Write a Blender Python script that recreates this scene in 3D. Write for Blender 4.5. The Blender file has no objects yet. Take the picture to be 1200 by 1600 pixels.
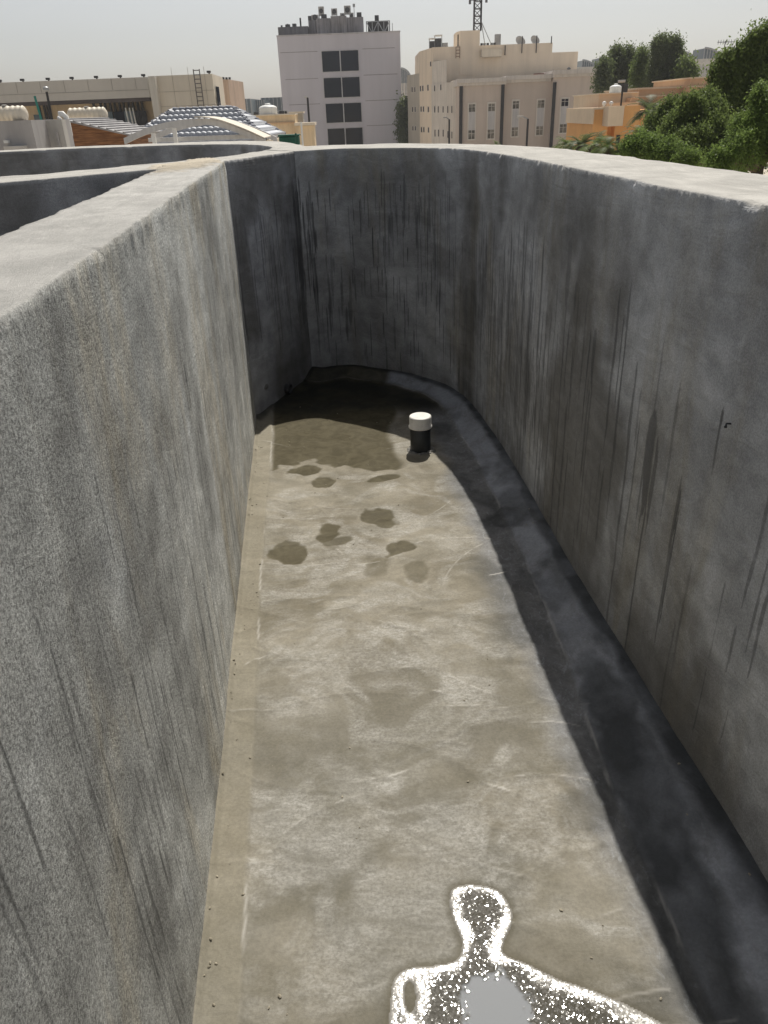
import bpy, bmesh, math, random
import numpy as np
from mathutils import Vector, Matrix
R = math.radians
random.seed(7); RNG = np.random.default_rng(11)
scene = bpy.context.scene; col = scene.collection
# ------------------------------------------------------------------ camera
EYE = np.array([0.0, 0.0, 1.5]); FPX, PITCH, ROLL = 1166.9, .491426, -.0385931
_F = np.array([0, math.cos(PITCH), -math.sin(PITCH)]); _R0 = np.array([1.0, 0, 0]); _U0 = np.array([0, math.sin(PITCH), math.cos(PITCH)])
_R = _R0*math.cos(ROLL)+_U0*math.sin(ROLL); _U = -_R0*math.sin(ROLL)+_U0*math.cos(ROLL)
cd = bpy.data.cameras.new('camera'); cam = bpy.data.objects.new('camera', cd); col.objects.link(cam)
cd.sensor_fit = 'VERTICAL'; cd.sensor_height = 24; cd.lens = 24*FPX/1600; cd.clip_start = .02; cd.clip_end = 6000
M_ = Matrix.Identity(4)
for k in range(3):
    M_[k][0] = _R[k]; M_[k][1] = _U[k]; M_[k][2] = -_F[k]; M_[k][3] = EYE[k]
cam.matrix_world = M_; scene.camera = cam
# ------------------------------------------------------------------ world, sun, exposure
SUN_EL, SUN_AZ = R(56.8), R(11.9)
w = bpy.data.worlds.new('World'); scene.world = w; w.use_nodes = True; wn = w.node_tree; wn.nodes.clear()
sky = wn.nodes.new('ShaderNodeTexSky'); sky.sky_type = 'NISHITA'; sky.sun_disc = False
sky.sun_elevation = SUN_EL; sky.sun_rotation = SUN_AZ; sky.altitude = 600; sky.air_density = 1.0; sky.dust_density = 3.0; sky.ozone_density = 1.0
hs = wn.nodes.new('ShaderNodeHueSaturation'); hs.inputs['Saturation'].default_value = .36
bg = wn.nodes.new('ShaderNodeBackground'); bg.inputs[1].default_value = .100
wo = wn.nodes.new('ShaderNodeOutputWorld')
wn.links.new(sky.outputs[0], hs.inputs['Color']); vm = wn.nodes.new('ShaderNodeVectorMath'); vm.operation = 'MULTIPLY'; vm.inputs[1].default_value = (1, .985, .965); wn.links.new(hs.outputs[0], vm.inputs[0]); wn.links.new(vm.outputs[0], bg.inputs[0]); wn.links.new(bg.outputs[0], wo.inputs[0])
sl = bpy.data.lights.new('sun', 'SUN'); sl.energy = 4.7; sl.angle = R(.53); sl.color = (1, .95, .86)
so = bpy.data.objects.new('sun', sl); col.objects.link(so)
SV = Vector((math.sin(SUN_AZ)*math.cos(SUN_EL), math.cos(SUN_AZ)*math.cos(SUN_EL), math.sin(SUN_EL)))
so.rotation_euler = SV.to_track_quat('Z', 'Y').to_euler(); so.location = (5, 20, 30)
scene.view_settings.view_transform = 'Standard'; scene.view_settings.look = 'None'
scene.view_settings.exposure = 0; scene.view_settings.gamma = 1
GZ = -8.5          # street level
# ------------------------------------------------------------------ helpers
def ray(px, py):
    d = _F*FPX+(px-600)*_R-(py-800)*_U
    return d
def at(px, py, Y):
    d = ray(px, py); return Vector(EYE+d*(Y/d[1]))
def mpp(Y): return Y/1300.0     # metres per photo pixel near the horizon
def hit(px, py, A, B):
    """ray against the vertical plane through A and B -> (u, z)"""
    A = np.array([A[0], A[1]]); B = np.array([B[0], B[1]]); e = (B-A)/np.linalg.norm(B-A)
    d = ray(px, py); m = np.array([[d[0], -e[0]], [d[1], -e[1]]]); s = np.linalg.solve(m, A-EYE[:2])
    return s[1], EYE[2]+d[2]*s[0]
def tag(o, label=None, cat=None, group=None, kind=None):
    if label: o['label'] = label
    if cat: o['category'] = cat
    if group: o['group'] = group
    if kind: o['kind'] = kind
    return o
def empty(name, loc, label, cat, group=None):
    o = bpy.data.objects.new(name, None); col.objects.link(o); o.location = loc; o.empty_display_size = .3
    return tag(o, label, cat, group)
def link(name, me, mat, parent=None, smooth=False):
    o = bpy.data.objects.new(name, me); col.objects.link(o)
    if mat: me.materials.append(mat)
    if smooth: me.polygons.foreach_set('use_smooth', [True]*len(me.polygons))
    if parent:
        adopt(o, parent)
    return o
def adopt(o, parent):
    """make o (mesh in world coordinates) a child of parent, mesh data moved into the parent's frame"""
    t = Vector((0, 0, 0)); q = parent
    while q: t += q.location; q = q.parent
    o.data.transform(Matrix.Translation(-t)); o.parent = parent
def copy_tree(o, parent=None):
    c = o.copy(); col.objects.link(c)
    if parent: c.parent = parent
    for ch in o.children: copy_tree(ch, c)
    return c
def npmesh(name, V, F, uv=None, attrs=None):
    """fast quad mesh from numpy"""
    V = np.asarray(V, np.float32); F = np.asarray(F, np.int32); n = F.shape[1]
    me = bpy.data.meshes.new(name); me.vertices.add(len(V)); me.vertices.foreach_set('co', V.ravel())
    me.loops.add(F.size); me.loops.foreach_set('vertex_index', F.ravel())
    me.polygons.add(len(F)); me.polygons.foreach_set('loop_start', np.arange(0, F.size, n, dtype=np.int32))
    me.update(calc_edges=True)
    if uv is not None:
        l = me.uv_layers.new(name='UVMap'); l.data.foreach_set('uv', np.asarray(uv, np.float32)[F.ravel()].ravel())
    for k, a in (attrs or {}).items():
        t = me.attributes.new(k, 'FLOAT', 'POINT'); t.data.foreach_set('value', np.asarray(a, np.float32).ravel())
    me.validate(); return me
class MB:
    def __init__(s): s.bm = bmesh.new()
    def box(s, c, d, rz=0, mat4=None):
        m = Matrix.Translation(Vector(c)) @ Matrix.Rotation(rz, 4, 'Z') @ (mat4 or Matrix.Identity(4)) @ Matrix.Diagonal((*d, 1))
        bmesh.ops.create_cube(s.bm, size=1, matrix=m); return s
    def prism(s, pts, z0, z1):
        pts = [(p[0], p[1]) for p in pts]
        area = sum(pts[i][0]*pts[(i+1) % len(pts)][1]-pts[(i+1) % len(pts)][0]*pts[i][1] for i in range(len(pts)))
        if area < 0: pts = pts[::-1]
        zt = z1 if isinstance(z1, (list, tuple)) else [z1]*len(pts)
        if area < 0 and isinstance(z1, (list, tuple)): zt = list(zt)[::-1]
        b = [s.bm.verts.new((x, y, z0)) for x, y in pts]; t = [s.bm.verts.new((p[0], p[1], z)) for p, z in zip(pts, zt)]
        s.bm.faces.new(b[::-1]); s.bm.faces.new(t)
        for i in range(len(pts)):
            j = (i+1) % len(pts); s.bm.faces.new((b[i], b[j], t[j], t[i]))
        return s
    def lathe(s, c, prof, seg=24, axis=None):
        m = Matrix.Translation(Vector(c)) @ (axis or Matrix.Identity(4)); rings = []
        for r_, z in prof:
            rings.append([s.bm.verts.new(m @ Vector((r_*math.cos(2*math.pi*k/seg), r_*math.sin(2*math.pi*k/seg), z))) for k in range(seg)])
        for a, b in zip(rings, rings[1:]):
            for k in range(seg): s.bm.faces.new((a[k], a[(k+1) % seg], b[(k+1) % seg], b[k]))
        s.bm.faces.new(rings[0][::-1]); s.bm.faces.new(rings[-1]); return s
    def tube(s, path, r_, seg=8):
        P = [Vector(p) for p in path]; rr = r_ if isinstance(r_, (list, tuple)) else [r_]*len(P); rings = []
        for i, p in enumerate(P):
            t = (P[min(i+1, len(P)-1)]-P[max(i-1, 0)]).normalized()
            a = t.cross(Vector((0, 0, 1)) if abs(t.z) < .9 else Vector((1, 0, 0))).normalized(); b = t.cross(a)
            rings.append([s.bm.verts.new(p+a*rr[i]*math.cos(2*math.pi*k/seg)+b*rr[i]*math.sin(2*math.pi*k/seg)) for k in range(seg)])
        for a, b in zip(rings, rings[1:]):
            for k in range(seg): s.bm.faces.new((a[k], a[(k+1) % seg], b[(k+1) % seg], b[k]))
        s.bm.faces.new(rings[0][::-1]); s.bm.faces.new(rings[-1]); return s
    def build(s, name, mat, parent=None, smooth=False, bevel=0):
        bmesh.ops.recalc_face_normals(s.bm, faces=s.bm.faces)
        if bevel: bmesh.ops.bevel(s.bm, geom=list(s.bm.edges), offset=bevel, segments=2, affect='EDGES', profile=.6)
        me = bpy.data.meshes.new(name); s.bm.to_mesh(me); s.bm.free()
        return link(name, me, mat, parent, smooth)
def _h(xi, yi, seed):
    n = (xi.astype(np.int64)*374761393+yi.astype(np.int64)*668265263+seed*974634777) & 0xffffffff
    n = ((n ^ (n >> 13))*1274126177) & 0xffffffff; n = (n ^ (n >> 16)) & 0xffffffff
    return n/4294967295.0
def vnoise(x, y, seed=0):
    xi = np.floor(x); yi = np.floor(y); fx = x-xi; fy = y-yi; fx = fx*fx*(3-2*fx); fy = fy*fy*(3-2*fy)
    a = _h(xi, yi, seed); b = _h(xi+1, yi, seed); c = _h(xi, yi+1, seed); d = _h(xi+1, yi+1, seed)
    return (a*(1-fx)+b*fx)*(1-fy)+(c*(1-fx)+d*fx)*fy
def fbm(x, y, seed=0, o=4):
    s = 0; a = .5; t = 0
    for k in range(o): s = s+a*vnoise(x*2**k, y*2**k, seed+k); t += a; a *= .5
    return s/t      # 0..1
def sst(a, b, x): t = np.clip((x-a)/(b-a), 0, 1); return t*t*(3-2*t)
# ------------------------------------------------------------------ material toolkit
class NT:
    def __init__(s, name):
        s.m = bpy.data.materials.new(name); s.m.use_nodes = True; s.t = s.m.node_tree; s.t.nodes.clear()
        s.out = s.t.nodes.new('ShaderNodeOutputMaterial'); s.b = s.t.nodes.new('ShaderNodeBsdfPrincipled')
        s.t.links.new(s.b.outputs[0], s.out.inputs[0])
    def put(s, sock, v):
        if hasattr(v, 'links'): s.t.links.new(v, sock)
        elif isinstance(v, (tuple, list)) and len(v) == 3 and sock.type == 'RGBA': sock.default_value = (*v, 1)
        else: sock.default_value = v
    def obj(s): return s.t.nodes.new('ShaderNodeTexCoord').outputs['Object']
    def geo(s): return s.t.nodes.new('ShaderNodeNewGeometry').outputs['Position']
    def uv(s): return s.t.nodes.new('ShaderNodeTexCoord').outputs['UV']
    def attr(s, n):
        a = s.t.nodes.new('ShaderNodeAttribute'); a.attribute_name = n; return a.outputs['Fac']
    def map(s, v, scale, loc=(0, 0, 0), rot=(0, 0, 0)):
        n = s.t.nodes.new('ShaderNodeMapping'); s.put(n.inputs[0], v); n.inputs['Scale'].default_value = scale
        n.inputs['Location'].default_value = loc; n.inputs['Rotation'].default_value = rot; return n.outputs[0]
    def noise(s, v, scale, detail=4, rough=.55, dist=0):
        n = s.t.nodes.new('ShaderNodeTexNoise'); s.put(n.inputs['Vector'], v); n.inputs['Scale'].default_value = scale
        n.inputs['Detail'].default_value = detail; n.inputs['Roughness'].default_value = rough; n.inputs['Distortion'].default_value = dist
        return n.outputs['Fac']
    def voro(s, v, scale, feat='F1', rand=1):
        n = s.t.nodes.new('ShaderNodeTexVoronoi'); n.feature = feat; s.put(n.inputs['Vector'], v); n.inputs['Scale'].default_value = scale
        return n.outputs['Distance']
    def ss(s, v, a, b, lo=0., hi=1.):
        n = s.t.nodes.new('ShaderNodeMapRange'); n.interpolation_type = 'SMOOTHSTEP'; s.put(n.inputs[0], v)
        n.inputs[1].default_value = a; n.inputs[2].default_value = b; n.inputs[3].default_value = lo; n.inputs[4].default_value = hi; return n.outputs[0]
    def ma(s, op, a, b=0, c=0):
        n = s.t.nodes.new('ShaderNodeMath'); n.operation = op; s.put(n.inputs[0], a); s.put(n.inputs[1], b); s.put(n.inputs[2], c); return n.outputs[0]
    def mix(s, f, a, b, mode='MIX'):
        n = s.t.nodes.new('ShaderNodeMix'); n.data_type = 'RGBA'; n.blend_type = mode; s.put(n.inputs[0], f)
        s.put(n.inputs[6], a); s.put(n.inputs[7], b); return n.outputs[2]
    def scale(s, c, f):     # colour times value
        n = s.t.nodes.new('ShaderNodeVectorMath'); n.operation = 'SCALE'; s.put(n.inputs[0], c); s.put(n.inputs['Scale'], f); return n.outputs[0]
    def bump(s, h, strength=.5, dist=.01, nrm=None):
        n = s.t.nodes.new('ShaderNodeBump'); n.inputs['Strength'].default_value = strength; n.inputs['Distance'].default_value = dist
        s.put(n.inputs['Height'], h)
        if nrm: s.put(n.inputs['Normal'], nrm)
        return n.outputs[0]
    def fin(s, color, rough=.8, normal=None, spec=.3, metal=0, **kw):
        s.put(s.b.inputs['Base Color'], color); s.put(s.b.inputs['Roughness'], rough); s.put(s.b.inputs['Specular IOR Level'], spec)
        s.put(s.b.inputs['Metallic'], metal)
        if normal: s.put(s.b.inputs['Normal'], normal)
        for k, v in kw.items(): s.put(s.b.inputs[k], v)
        return s.m
def simple(name, c, var=.15, rough=.8, scale=.6, spec=.25, metal=0, streak=.12, bump=0):
    n = NT(name); p = n.geo(); a = n.noise(p, scale, 5, .6); b = n.noise(n.map(p, (3, 3, .25)), scale*2, 4, .6)
    f = n.ma('ADD', n.ss(a, .3, .7, 1-var, 1+var*.5), n.ss(b, .35, .75, streak*.5, -streak))
    nr = n.bump(n.noise(p, 30, 4), .4, bump) if bump else None
    return n.fin(n.scale(c, f), rough, nr, spec, metal)

# ------------------------------------------------------------------ plaster of the parapets
def plaster(name, base, warm, grain, grainb, streaky, topc):
    n = NT(name); uv = n.uv(); p = n.geo()
    lo = n.noise(n.map(uv, (1, .7, 1)), 1.7, 5, .62, .6)
    mid = n.noise(uv, 9, 6, .65, .3)
    c = n.mix(n.ss(lo, .36, .64), n_mul(base, .74), n_mul(base, 1.16))
    och = n.noise(n.map(uv, (2.2, .55, 1), (3, 7, 0)), 1.6, 5, .65, .5)
    c = n.mix(n.ss(och, .47, .70, 0, .85), c, warm)
    blu = n.noise(n.map(uv, (1.2, .8, 1), (13, 2, 0)), 2.1, 4, .6, .5)
    c = n.mix(n.ss(blu, .55, .75, 0, .4), c, n_mul((.98, 1.02, 1.07), base[1]*1.05))
    c = n.scale(c, n.ss(mid, .25, .75, .8, 1.18))
    # rain streaks in the render
    s1 = n.noise(n.map(uv, (38, .9, 1)), 1, 5, .6, .25); s2 = n.noise(n.map(uv, (120, 1.6, 1), (5, 1, 0)), 1, 3, .6, .15)
    sm = n.ss(n.noise(n.map(uv, (2.6, .8, 1), (1, 9, 0)), 1, 3), .38, .62)
    sf = n.ma('MULTIPLY', n.ma('ADD', n.ss(s1, .5, .7, 0, 1), n.ss(s2, .55, .72, 0, .7)), n.ma('MULTIPLY', sm, streaky))
    c = n.scale(c, n.ma('SUBTRACT', 1, n.ma('MINIMUM', sf, .6)))
    s3 = n.noise(n.map(uv, (55, .7, 1), (9, 4, 0)), 1, 4, .6, .2)
    c = n.scale(c, n.ss(s3, .58, .74, 1, 1+.35*streaky))
    # sand grain
    g = n.noise(p, grain, 5, .8); g2 = n.noise(p, grain*3.1, 3, .7)
    c = n.scale(c, n.ma('MULTIPLY', n.ss(g, .36, .64, 1-.10*(1+grainb), 1+.09*(1+grainb)), n.ss(g2, .3, .7, .84, 1.15)))
    drip = n.attr('drip'); stain = n.attr('stain'); top = n.attr('top'); patch = n.attr('patch')
    c = n.mix(stain, c, n.scale(c, .46)); c = n.mix(n.ma('MULTIPLY', stain, .4), c, n_mul((1.05, .95, .76), .15))
    c = n.mix(n.ma('MULTIPLY', drip, .92), c, n_mul((.9, .95, 1.05), .035))
    tc = n.mix(n.ss(n.noise(p, 6, 6, .65), .3, .7), n_mul(topc, .86), n_mul(topc, 1.1))
    tc = n.scale(tc, n.ss(g, .3, .7, .88, 1.1))
    tc = n.scale(tc, n.ss(n.voro(p, 9), .015, .035, .55, 1))
    tc = n.mix(patch, tc, (.47, .415, .33))
    c = n.mix(top, c, tc)
    # bumps: trowel, grain, streaks
    h = n.ma('ADD', n.ma('MULTIPLY', g, .0012*grainb), n.ma('MULTIPLY', g2, .0004*grainb))
    h = n.ma('ADD', h, n.ma('MULTIPLY', mid, .004)); h = n.ma('ADD', h, n.ma('MULTIPLY', s1, .0012*streaky))
    tm = n.noise(n.map(uv, (3.2, 9, 1), rot=(0, 0, .5)), 1, 5, .7, 1.4); h = n.ma('ADD', h, n.ma('MULTIPLY', n.ss(tm, .44, .58), .0012 if grainb < 2 else .0007)); c = n.scale(c, n.ss(tm, .4, .62, .92, 1.07))
    h = n.ma('SUBTRACT', h, n.ma('MULTIPLY', drip, .0005))
    h = n.ma('ADD', h, n.ma('MULTIPLY', n.ma('MULTIPLY', patch, n.noise(p, 45, 4, .7)), .006))
    nb = n.t.nodes.new('ShaderNodeBump'); nb.inputs['Strength'].default_value = 1; nb.inputs['Distance'].default_value = 1; n.put(nb.inputs['Height'], h)
    return n.fin(c, n.ss(drip, 0, 1, .85, .45), nb.outputs[0], .25)
def n_mul(c, f): return (c[0]*f, c[1]*f, c[2]*f)
TOP = (.41, .397, .368)
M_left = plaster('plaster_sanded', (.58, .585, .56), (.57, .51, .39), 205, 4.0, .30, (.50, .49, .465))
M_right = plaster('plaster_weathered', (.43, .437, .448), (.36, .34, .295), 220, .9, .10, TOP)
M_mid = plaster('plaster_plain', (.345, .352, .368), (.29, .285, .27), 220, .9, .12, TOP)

HW = 1.324
def catmull(P, t):
    P = np.asarray(P, float); n = len(P); Q = np.vstack([2*P[0]-P[1], P, 2*P[-1]-P[-2]])
    i = np.clip(np.floor(t).astype(int), 0, n-2); f = (t-i)[:, None]
    a, b, c, d = Q[i], Q[i+1], Q[i+2], Q[i+3]
    return .5*((2*b)+(-a+c)*f+(2*a-5*b+4*c-d)*f**2+(-a+3*b-3*c+d)*f**3)
def parapet(label, stations, mat, du=.006, dz=.009, drips=None, stains=None, patchf=None, seed=1, lin=False, hw=HW, disp=1.):
    S = np.array(stations, float); inn, out = S[:, :2], S[:, 2:]
    tt = np.linspace(0, len(S)-1, 4001)
    ev = (lambda P, t: np.stack([np.interp(t, np.arange(len(P)), P[:, k]) for k in range(2)], 1)) if lin else catmull
    ci = ev(inn, tt); L = np.concatenate([[0], np.cumsum(np.linalg.norm(np.diff(ci, axis=0), axis=1))])
    nu = max(int(L[-1]/du), 8); U = np.linspace(0, L[-1], nu); T = np.interp(U, L, tt); I = ev(inn, T); O = ev(out, T)
    tg = np.gradient(I, axis=0); tg /= np.linalg.norm(tg, axis=1)[:, None]; Nn = np.stack([tg[:, 1], -tg[:, 0]], 1)
    if np.mean(np.sum(Nn*(O-I), 1)) > 0: Nn = -Nn                      # points into the channel
    zi = np.arange(-.06, hw-.008, dz); ni = len(zi)
    rows = []; er = .006
    U2 = U[:, None]
    bulge = ((fbm(U2*1.1, zi[None]*1.1, seed, 3)-.5)*.010+(fbm(U2*5, zi[None]*5, seed+5, 3)-.5)*.0035+(fbm(U2*22, zi[None]*14, seed+9, 3)-.5)*.0025)*disp
    rag = (fbm(U*28, U*0, seed+20, 4)-.5)*.008+(fbm(U*4, U*0+3, seed+21, 3)-.5)*.006; chip = np.maximum(0, fbm(U*18, U*0+9, seed+22, 3)-.70)*.05
    ztop = hw+(fbm(U*2, U*0+5, seed+30, 3)-.5)*.005
    V = []; UVs = []; top = []
    for j, z in enumerate(zi):
        fac = sst(hw-.06, hw-.008, z)
        d = bulge[:, j]+fac*rag
        V.append(np.column_stack([I[:, 0]+Nn[:, 0]*d, I[:, 1]+Nn[:, 1]*d, np.full(nu, z)])); UVs.append(np.column_stack([U, np.full(nu, z)])); top.append(np.zeros(nu))
    de = bulge[:, -1]+rag
    for ang in (30, 60, 90):
        a = R(ang); off = de-er*(1-math.cos(a))-chip*.6
        V.append(np.column_stack([I[:, 0]+Nn[:, 0]*off, I[:, 1]+Nn[:, 1]*off, ztop-er*(1-math.sin(a))-chip*(1-ang/90*.5)])); UVs.append(np.column_stack([U, np.full(nu, hw+er*ang/90)])); top.append(np.full(nu, [.3, .8, 1][ang//30-1]))
    nt = 18; W = np.linalg.norm(O-I, axis=1)
    rag2 = (fbm(U*20, U*0, seed+40, 4)-.5)*.014
    for k in range(1, nt+1):
        s = k/nt; q = I*(1-s)+O*s+Nn*((de-er)*(1-s))[:, None]-Nn*(rag2*s)[:, None]
        z = ztop+(fbm(U*7, s*3+U*0, seed+50, 4)-.5)*.006*min(1, k/3)-(chip*.3 if k < 2 else 0)
        if patchf is not None: z = z+patchf(q[:, 0], q[:, 1])*(fbm(q[:, 0]*30, q[:, 1]*30, 77, 3))*.012
        V.append(np.column_stack([q[:, 0], q[:, 1], z])); UVs.append(np.column_stack([U, hw+.02+s*W])); top.append(np.ones(nu))
    for z in list(hw-.012-np.linspace(0, 1, 12)**1.5*(hw+.05))+[-.7]:
        q = O-Nn*(.004+rag2*.4)[:, None]; V.append(np.column_stack([q[:, 0], q[:, 1], np.full(nu, z)])); UVs.append(np.column_stack([U, hw+.4+(hw-z)+0*U])); top.append(np.zeros(nu))
    V = np.stack(V, 1); UVs = np.stack(UVs, 1); top = np.stack(top, 1); m = V.shape[1]
    drip = np.zeros((nu, m)); st = np.zeros((nu, m)); pa = np.zeros((nu, m))
    if drips:
        for (u0, zt, ln, wd, sl_, sg) in drips(L[-1], lambda yy: np.interp(-yy, -ci[:, 1], L)):
            j0 = np.searchsorted(zi, max(zt-ln, -.05)); j1 = np.searchsorted(zi, zt)
            if j1 <= j0: continue
            zz = zi[j0:j1]; f = (zt-zz)/ln; cu = u0+sl_*(zt-zz)+.004*np.sin(zz*23+u0*90)*(wd/.005)**.5*.4
            ww = wd*np.minimum(1, f*6+.3)*np.minimum(1, (1-f)*4+.15)*(.65+.7*vnoise(zz*14, zz*0+u0*31, 3))
            i0 = max(int((cu.min()-wd*3)/du)-1, 0); i1 = min(int((cu.max()+wd*3)/du)+2, nu)
            if i1 <= i0: continue
            val = sst(1.15, .75, np.abs(U[i0:i1, None]-cu[None])/np.maximum(ww[None], du*.6))*sg*(.55+.45*vnoise(zz*9, zz*0+u0*17, 8))[None]
            drip[i0:i1, j0:j1] = np.maximum(drip[i0:i1, j0:j1], val)
    if stains: st[:, :ni] = stains(U2, zi[None], lambda yy: np.interp(-yy, -ci[:, 1], L))
    if patchf is not None: pa = patchf(V[..., 0], V[..., 1])*(V[..., 2] > hw-.02)
    idx = np.arange(nu*m).reshape(nu, m)
    a = idx[:-1, :]; b = idx[1:, :]; F = np.stack([a, b, np.roll(b, -1, 1), np.roll(a, -1, 1)], -1).reshape(-1, 4)
    # orient outwards
    sgn = np.sum(np.cross(V[1, 5]-V[0, 5], V[0, 6]-V[0, 5])[:2]*Nn[0])
    if sgn < 0: F = F[:, ::-1]
    me = npmesh('parapet_wall', V.reshape(-1, 3), F, UVs.reshape(-1, 2), {'drip': drip, 'stain': st, 'top': top, 'patch': pa})
    bm = bmesh.new(); bm.from_mesh(me); bm.verts.ensure_lookup_table()
    for i in (0, nu-1):
        try: bm.faces.new([bm.verts[int(k)] for k in idx[i]])
        except ValueError: pass
    bm.to_mesh(me); bm.free()
    o = link('parapet_wall', me, mat, smooth=True)
    return tag(o, label, 'wall', 'rendered parapet walls of the roof')

def joint_patch(x, y):
    d = np.hypot((x+.81)/.13, (y-3.62)/.5); n = fbm(x*14, y*14, 5, 3)
    return sst(1.15, .75, d+(n-.5)*1.1)
def drips_left(L, yu):
    r = np.random.default_rng(3); o = []
    for k in range(190): o.append((r.uniform(1.8, L), r.uniform(.15, 1.1), r.uniform(.05, .40), r.uniform(.0015, .0032), r.normal()*.01, r.uniform(.5, .95)))
    for k in range(22): o.append((r.uniform(2.1, 3.3), r.uniform(.2, .75), r.uniform(.12, .5), r.uniform(.003, .008), r.normal()*.01, r.uniform(.4, .75)))
    for k in range(26): o.append((r.uniform(0, L*.62), r.uniform(.2, .9), r.uniform(.15, .5), r.uniform(.006, .016), r.normal()*.02, r.uniform(.12, .3)))
    return o
def stains_left(u, z, yu):
    s = .25*sst(.55, .75, fbm(u*2.2+9, z*1.2, 61, 4)); b = .3*sst(.25, .0, z)*sst(.35, .6, fbm(u*5, z*5, 62, 4))
    return np.clip(s+b+.3*sst(.62, .72, fbm(u*3, z*3+4, 63, 4)), 0, .5)
# left parapet: sunlit, straight; inner face is the channel side
lw = lambda y: (-.320-.0940*y, y)
lo_ = lambda y: (-.535-.0982*y, y)

W1 = [(*lw(y), *lo_(y)) for y in (-1.4, -.5, .3, 1.1, 1.9, 2.7, 3.14)]+[(-.69, 3.94, -.878, 3.494)]
parapet('long sanded grey wall along the left of the channel with its pale top in the sun', W1, M_left, .004, .009, drips_left, stains_left, joint_patch, 1, lin=True)
def drips_mid(L, yu):
    r = np.random.default_rng(5); o = []
    for k in range(60): o.append((r.uniform(L-.85, L), r.uniform(.6, 1.15), r.uniform(.08, .45), r.uniform(.0018, .004), 0, r.uniform(.3, .9)))
    for k in range(26): o.append((r.uniform(L-.07, L), r.uniform(.7, 1.2), r.uniform(.1, .5), r.uniform(.003, .007), 0, r.uniform(.6, .95)))
    return o
def stains_mid(u, z, yu):
    return np.clip(.7*sst(.5, .7, fbm(u*2.5, z*1.6, 71, 4))+.4*sst(.5, .1, z)*sst(.3, .6, fbm(u*4, z*4, 72, 4)), 0, .8)
W2 = [(-3.0, 1.9, -3.2, 2.12), (-2.2, 2.25, -2.38, 2.53), (-1.70, 2.62, -1.87, 2.92), (-1.334, 2.951, -1.478, 3.281), (-1.127, 3.17, -1.245, 3.53), (-.878, 3.494, -1.04, 3.88),
      (-.784, 3.717, -.91, 4.10), (-.69, 3.94, -.80, 4.32), (-.56, 4.32, -.70, 4.66), (-.43, 4.70, -.63, 5.00)]
parapet('grey wall forking off left and forming the short dark return beside the far corner', W2, M_mid, .007, .009, drips_mid, stains_mid, joint_patch, 2, lin=True, hw=HW-.0015)
def drips_right(L, yu):
    r = np.random.default_rng(9); o = []
    def grp(n, y0, y1, z0, z1, l0, l1, w0, w1, sl0=0, sg=(.4, .95)):
        a, b = yu(y0), yu(y1)
        for k in range(n): o.append((r.uniform(a, b), r.uniform(z0, z1), r.uniform(l0, l1), r.uniform(w0, w1), sl0+r.normal()*.006, r.uniform(*sg)))
    def far(n, u0, u1, z0, z1, l0, l1, w0, w1, sg=(.5, 1)):
        for k in range(n): o.append((r.uniform(u0, u1), r.uniform(z0, z1), r.uniform(l0, l1), r.uniform(w0, w1), r.normal()*.006, r.uniform(*sg)))
    far(20, .0, .09, .55, 1.22, .15, .5, .003, .006); far(44, .1, 1.0, .55, 1.18, .05, .28, .002, .0045); far(40, .5, .95, .9, 1.22, .08, .35, .0025, .005)
    far(12, .12, .30, .4, .85, .15, .35, .005, .009); far(34, .1, 1.2, .1, .7, .05, .3, .002, .004); far(34, .9, 1.5, .3, 1.2, .1, .6, .002, .0045, (.3, .8))
    grp(120, 4.0, 2.9, .5, 1.12, .15, .7, .002, .0045); grp(50, 3.5, 2.4, .3, 1.0, .2, .8, .0025, .0055); grp(36, 4.2, 2.6, .1, .5, .1, .35, .002, .004)
    grp(30, 3.0, 1.6, .4, 1.0, .08, .4, .003, .007); grp(12, 2.2, 1.0, .5, .95, .1, .45, .003, .006); grp(10, 2.6, 1.1, .2, .7, .1, .3, .002, .004)
    for (y, zt, ln, wd, sg) in ((2.86, 1.08, .52, .010, .8), (2.55, 1.12, .22, .022, .5), (2.46, 1.0, .1, .010, .6), (2.1, 1.05, .5, .007, .8), (2.03, 1.08, .6, .007, .7), (2.25, .9, .18, .014, .8),
                                (2.24, .78, .5, .005, .7), (1.93, .75, .95, .0055, .75), (1.80, .80, .30, .022, .8), (1.78, .6, .7, .005, .8), (1.62, .7, .5, .006, .7), (3.35, 1.02, .5, .008, .8), (3.15, 1.1, .3, .010, .7), (2.45, .62, .5, .004, .6)):
        o.append((yu(y), zt, ln, wd, .015, sg))
    return o
def stains_right(u, z, yu):
    n = fbm(u*2.6, z*1.8, 81, 4); n2 = fbm(u*8, z*5, 82, 4)
    a = .85*sst(1.3, .5, np.hypot((u-yu(2.35))/.40, (z-.42)/.60)+(n2-.5)*1.2)
    b = .65*sst(1.2, .4, np.abs(u-1.32)/.13+(n2-.5)*.6)
    c = .6*sst(.5, .68, n)+.5*sst(.62, .7, fbm(u*1.3+4, z*2.2, 84, 4)); d = .45*sst(.22, .0, z)*sst(.3, .6, n2)
    e = .35*sst(.95, 1.2, z+(n-.5)*.35)*sst(HW-.02, HW-.12, z)
    f = .85*sst(1.2, .5, np.hypot((u-yu(1.45))/.35, (z-.05)/.3)+(n2-.5)*1.0)
    return np.clip(1.15*a+b*.9+c*.5+d+e*.7+f, 0, .92)
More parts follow.
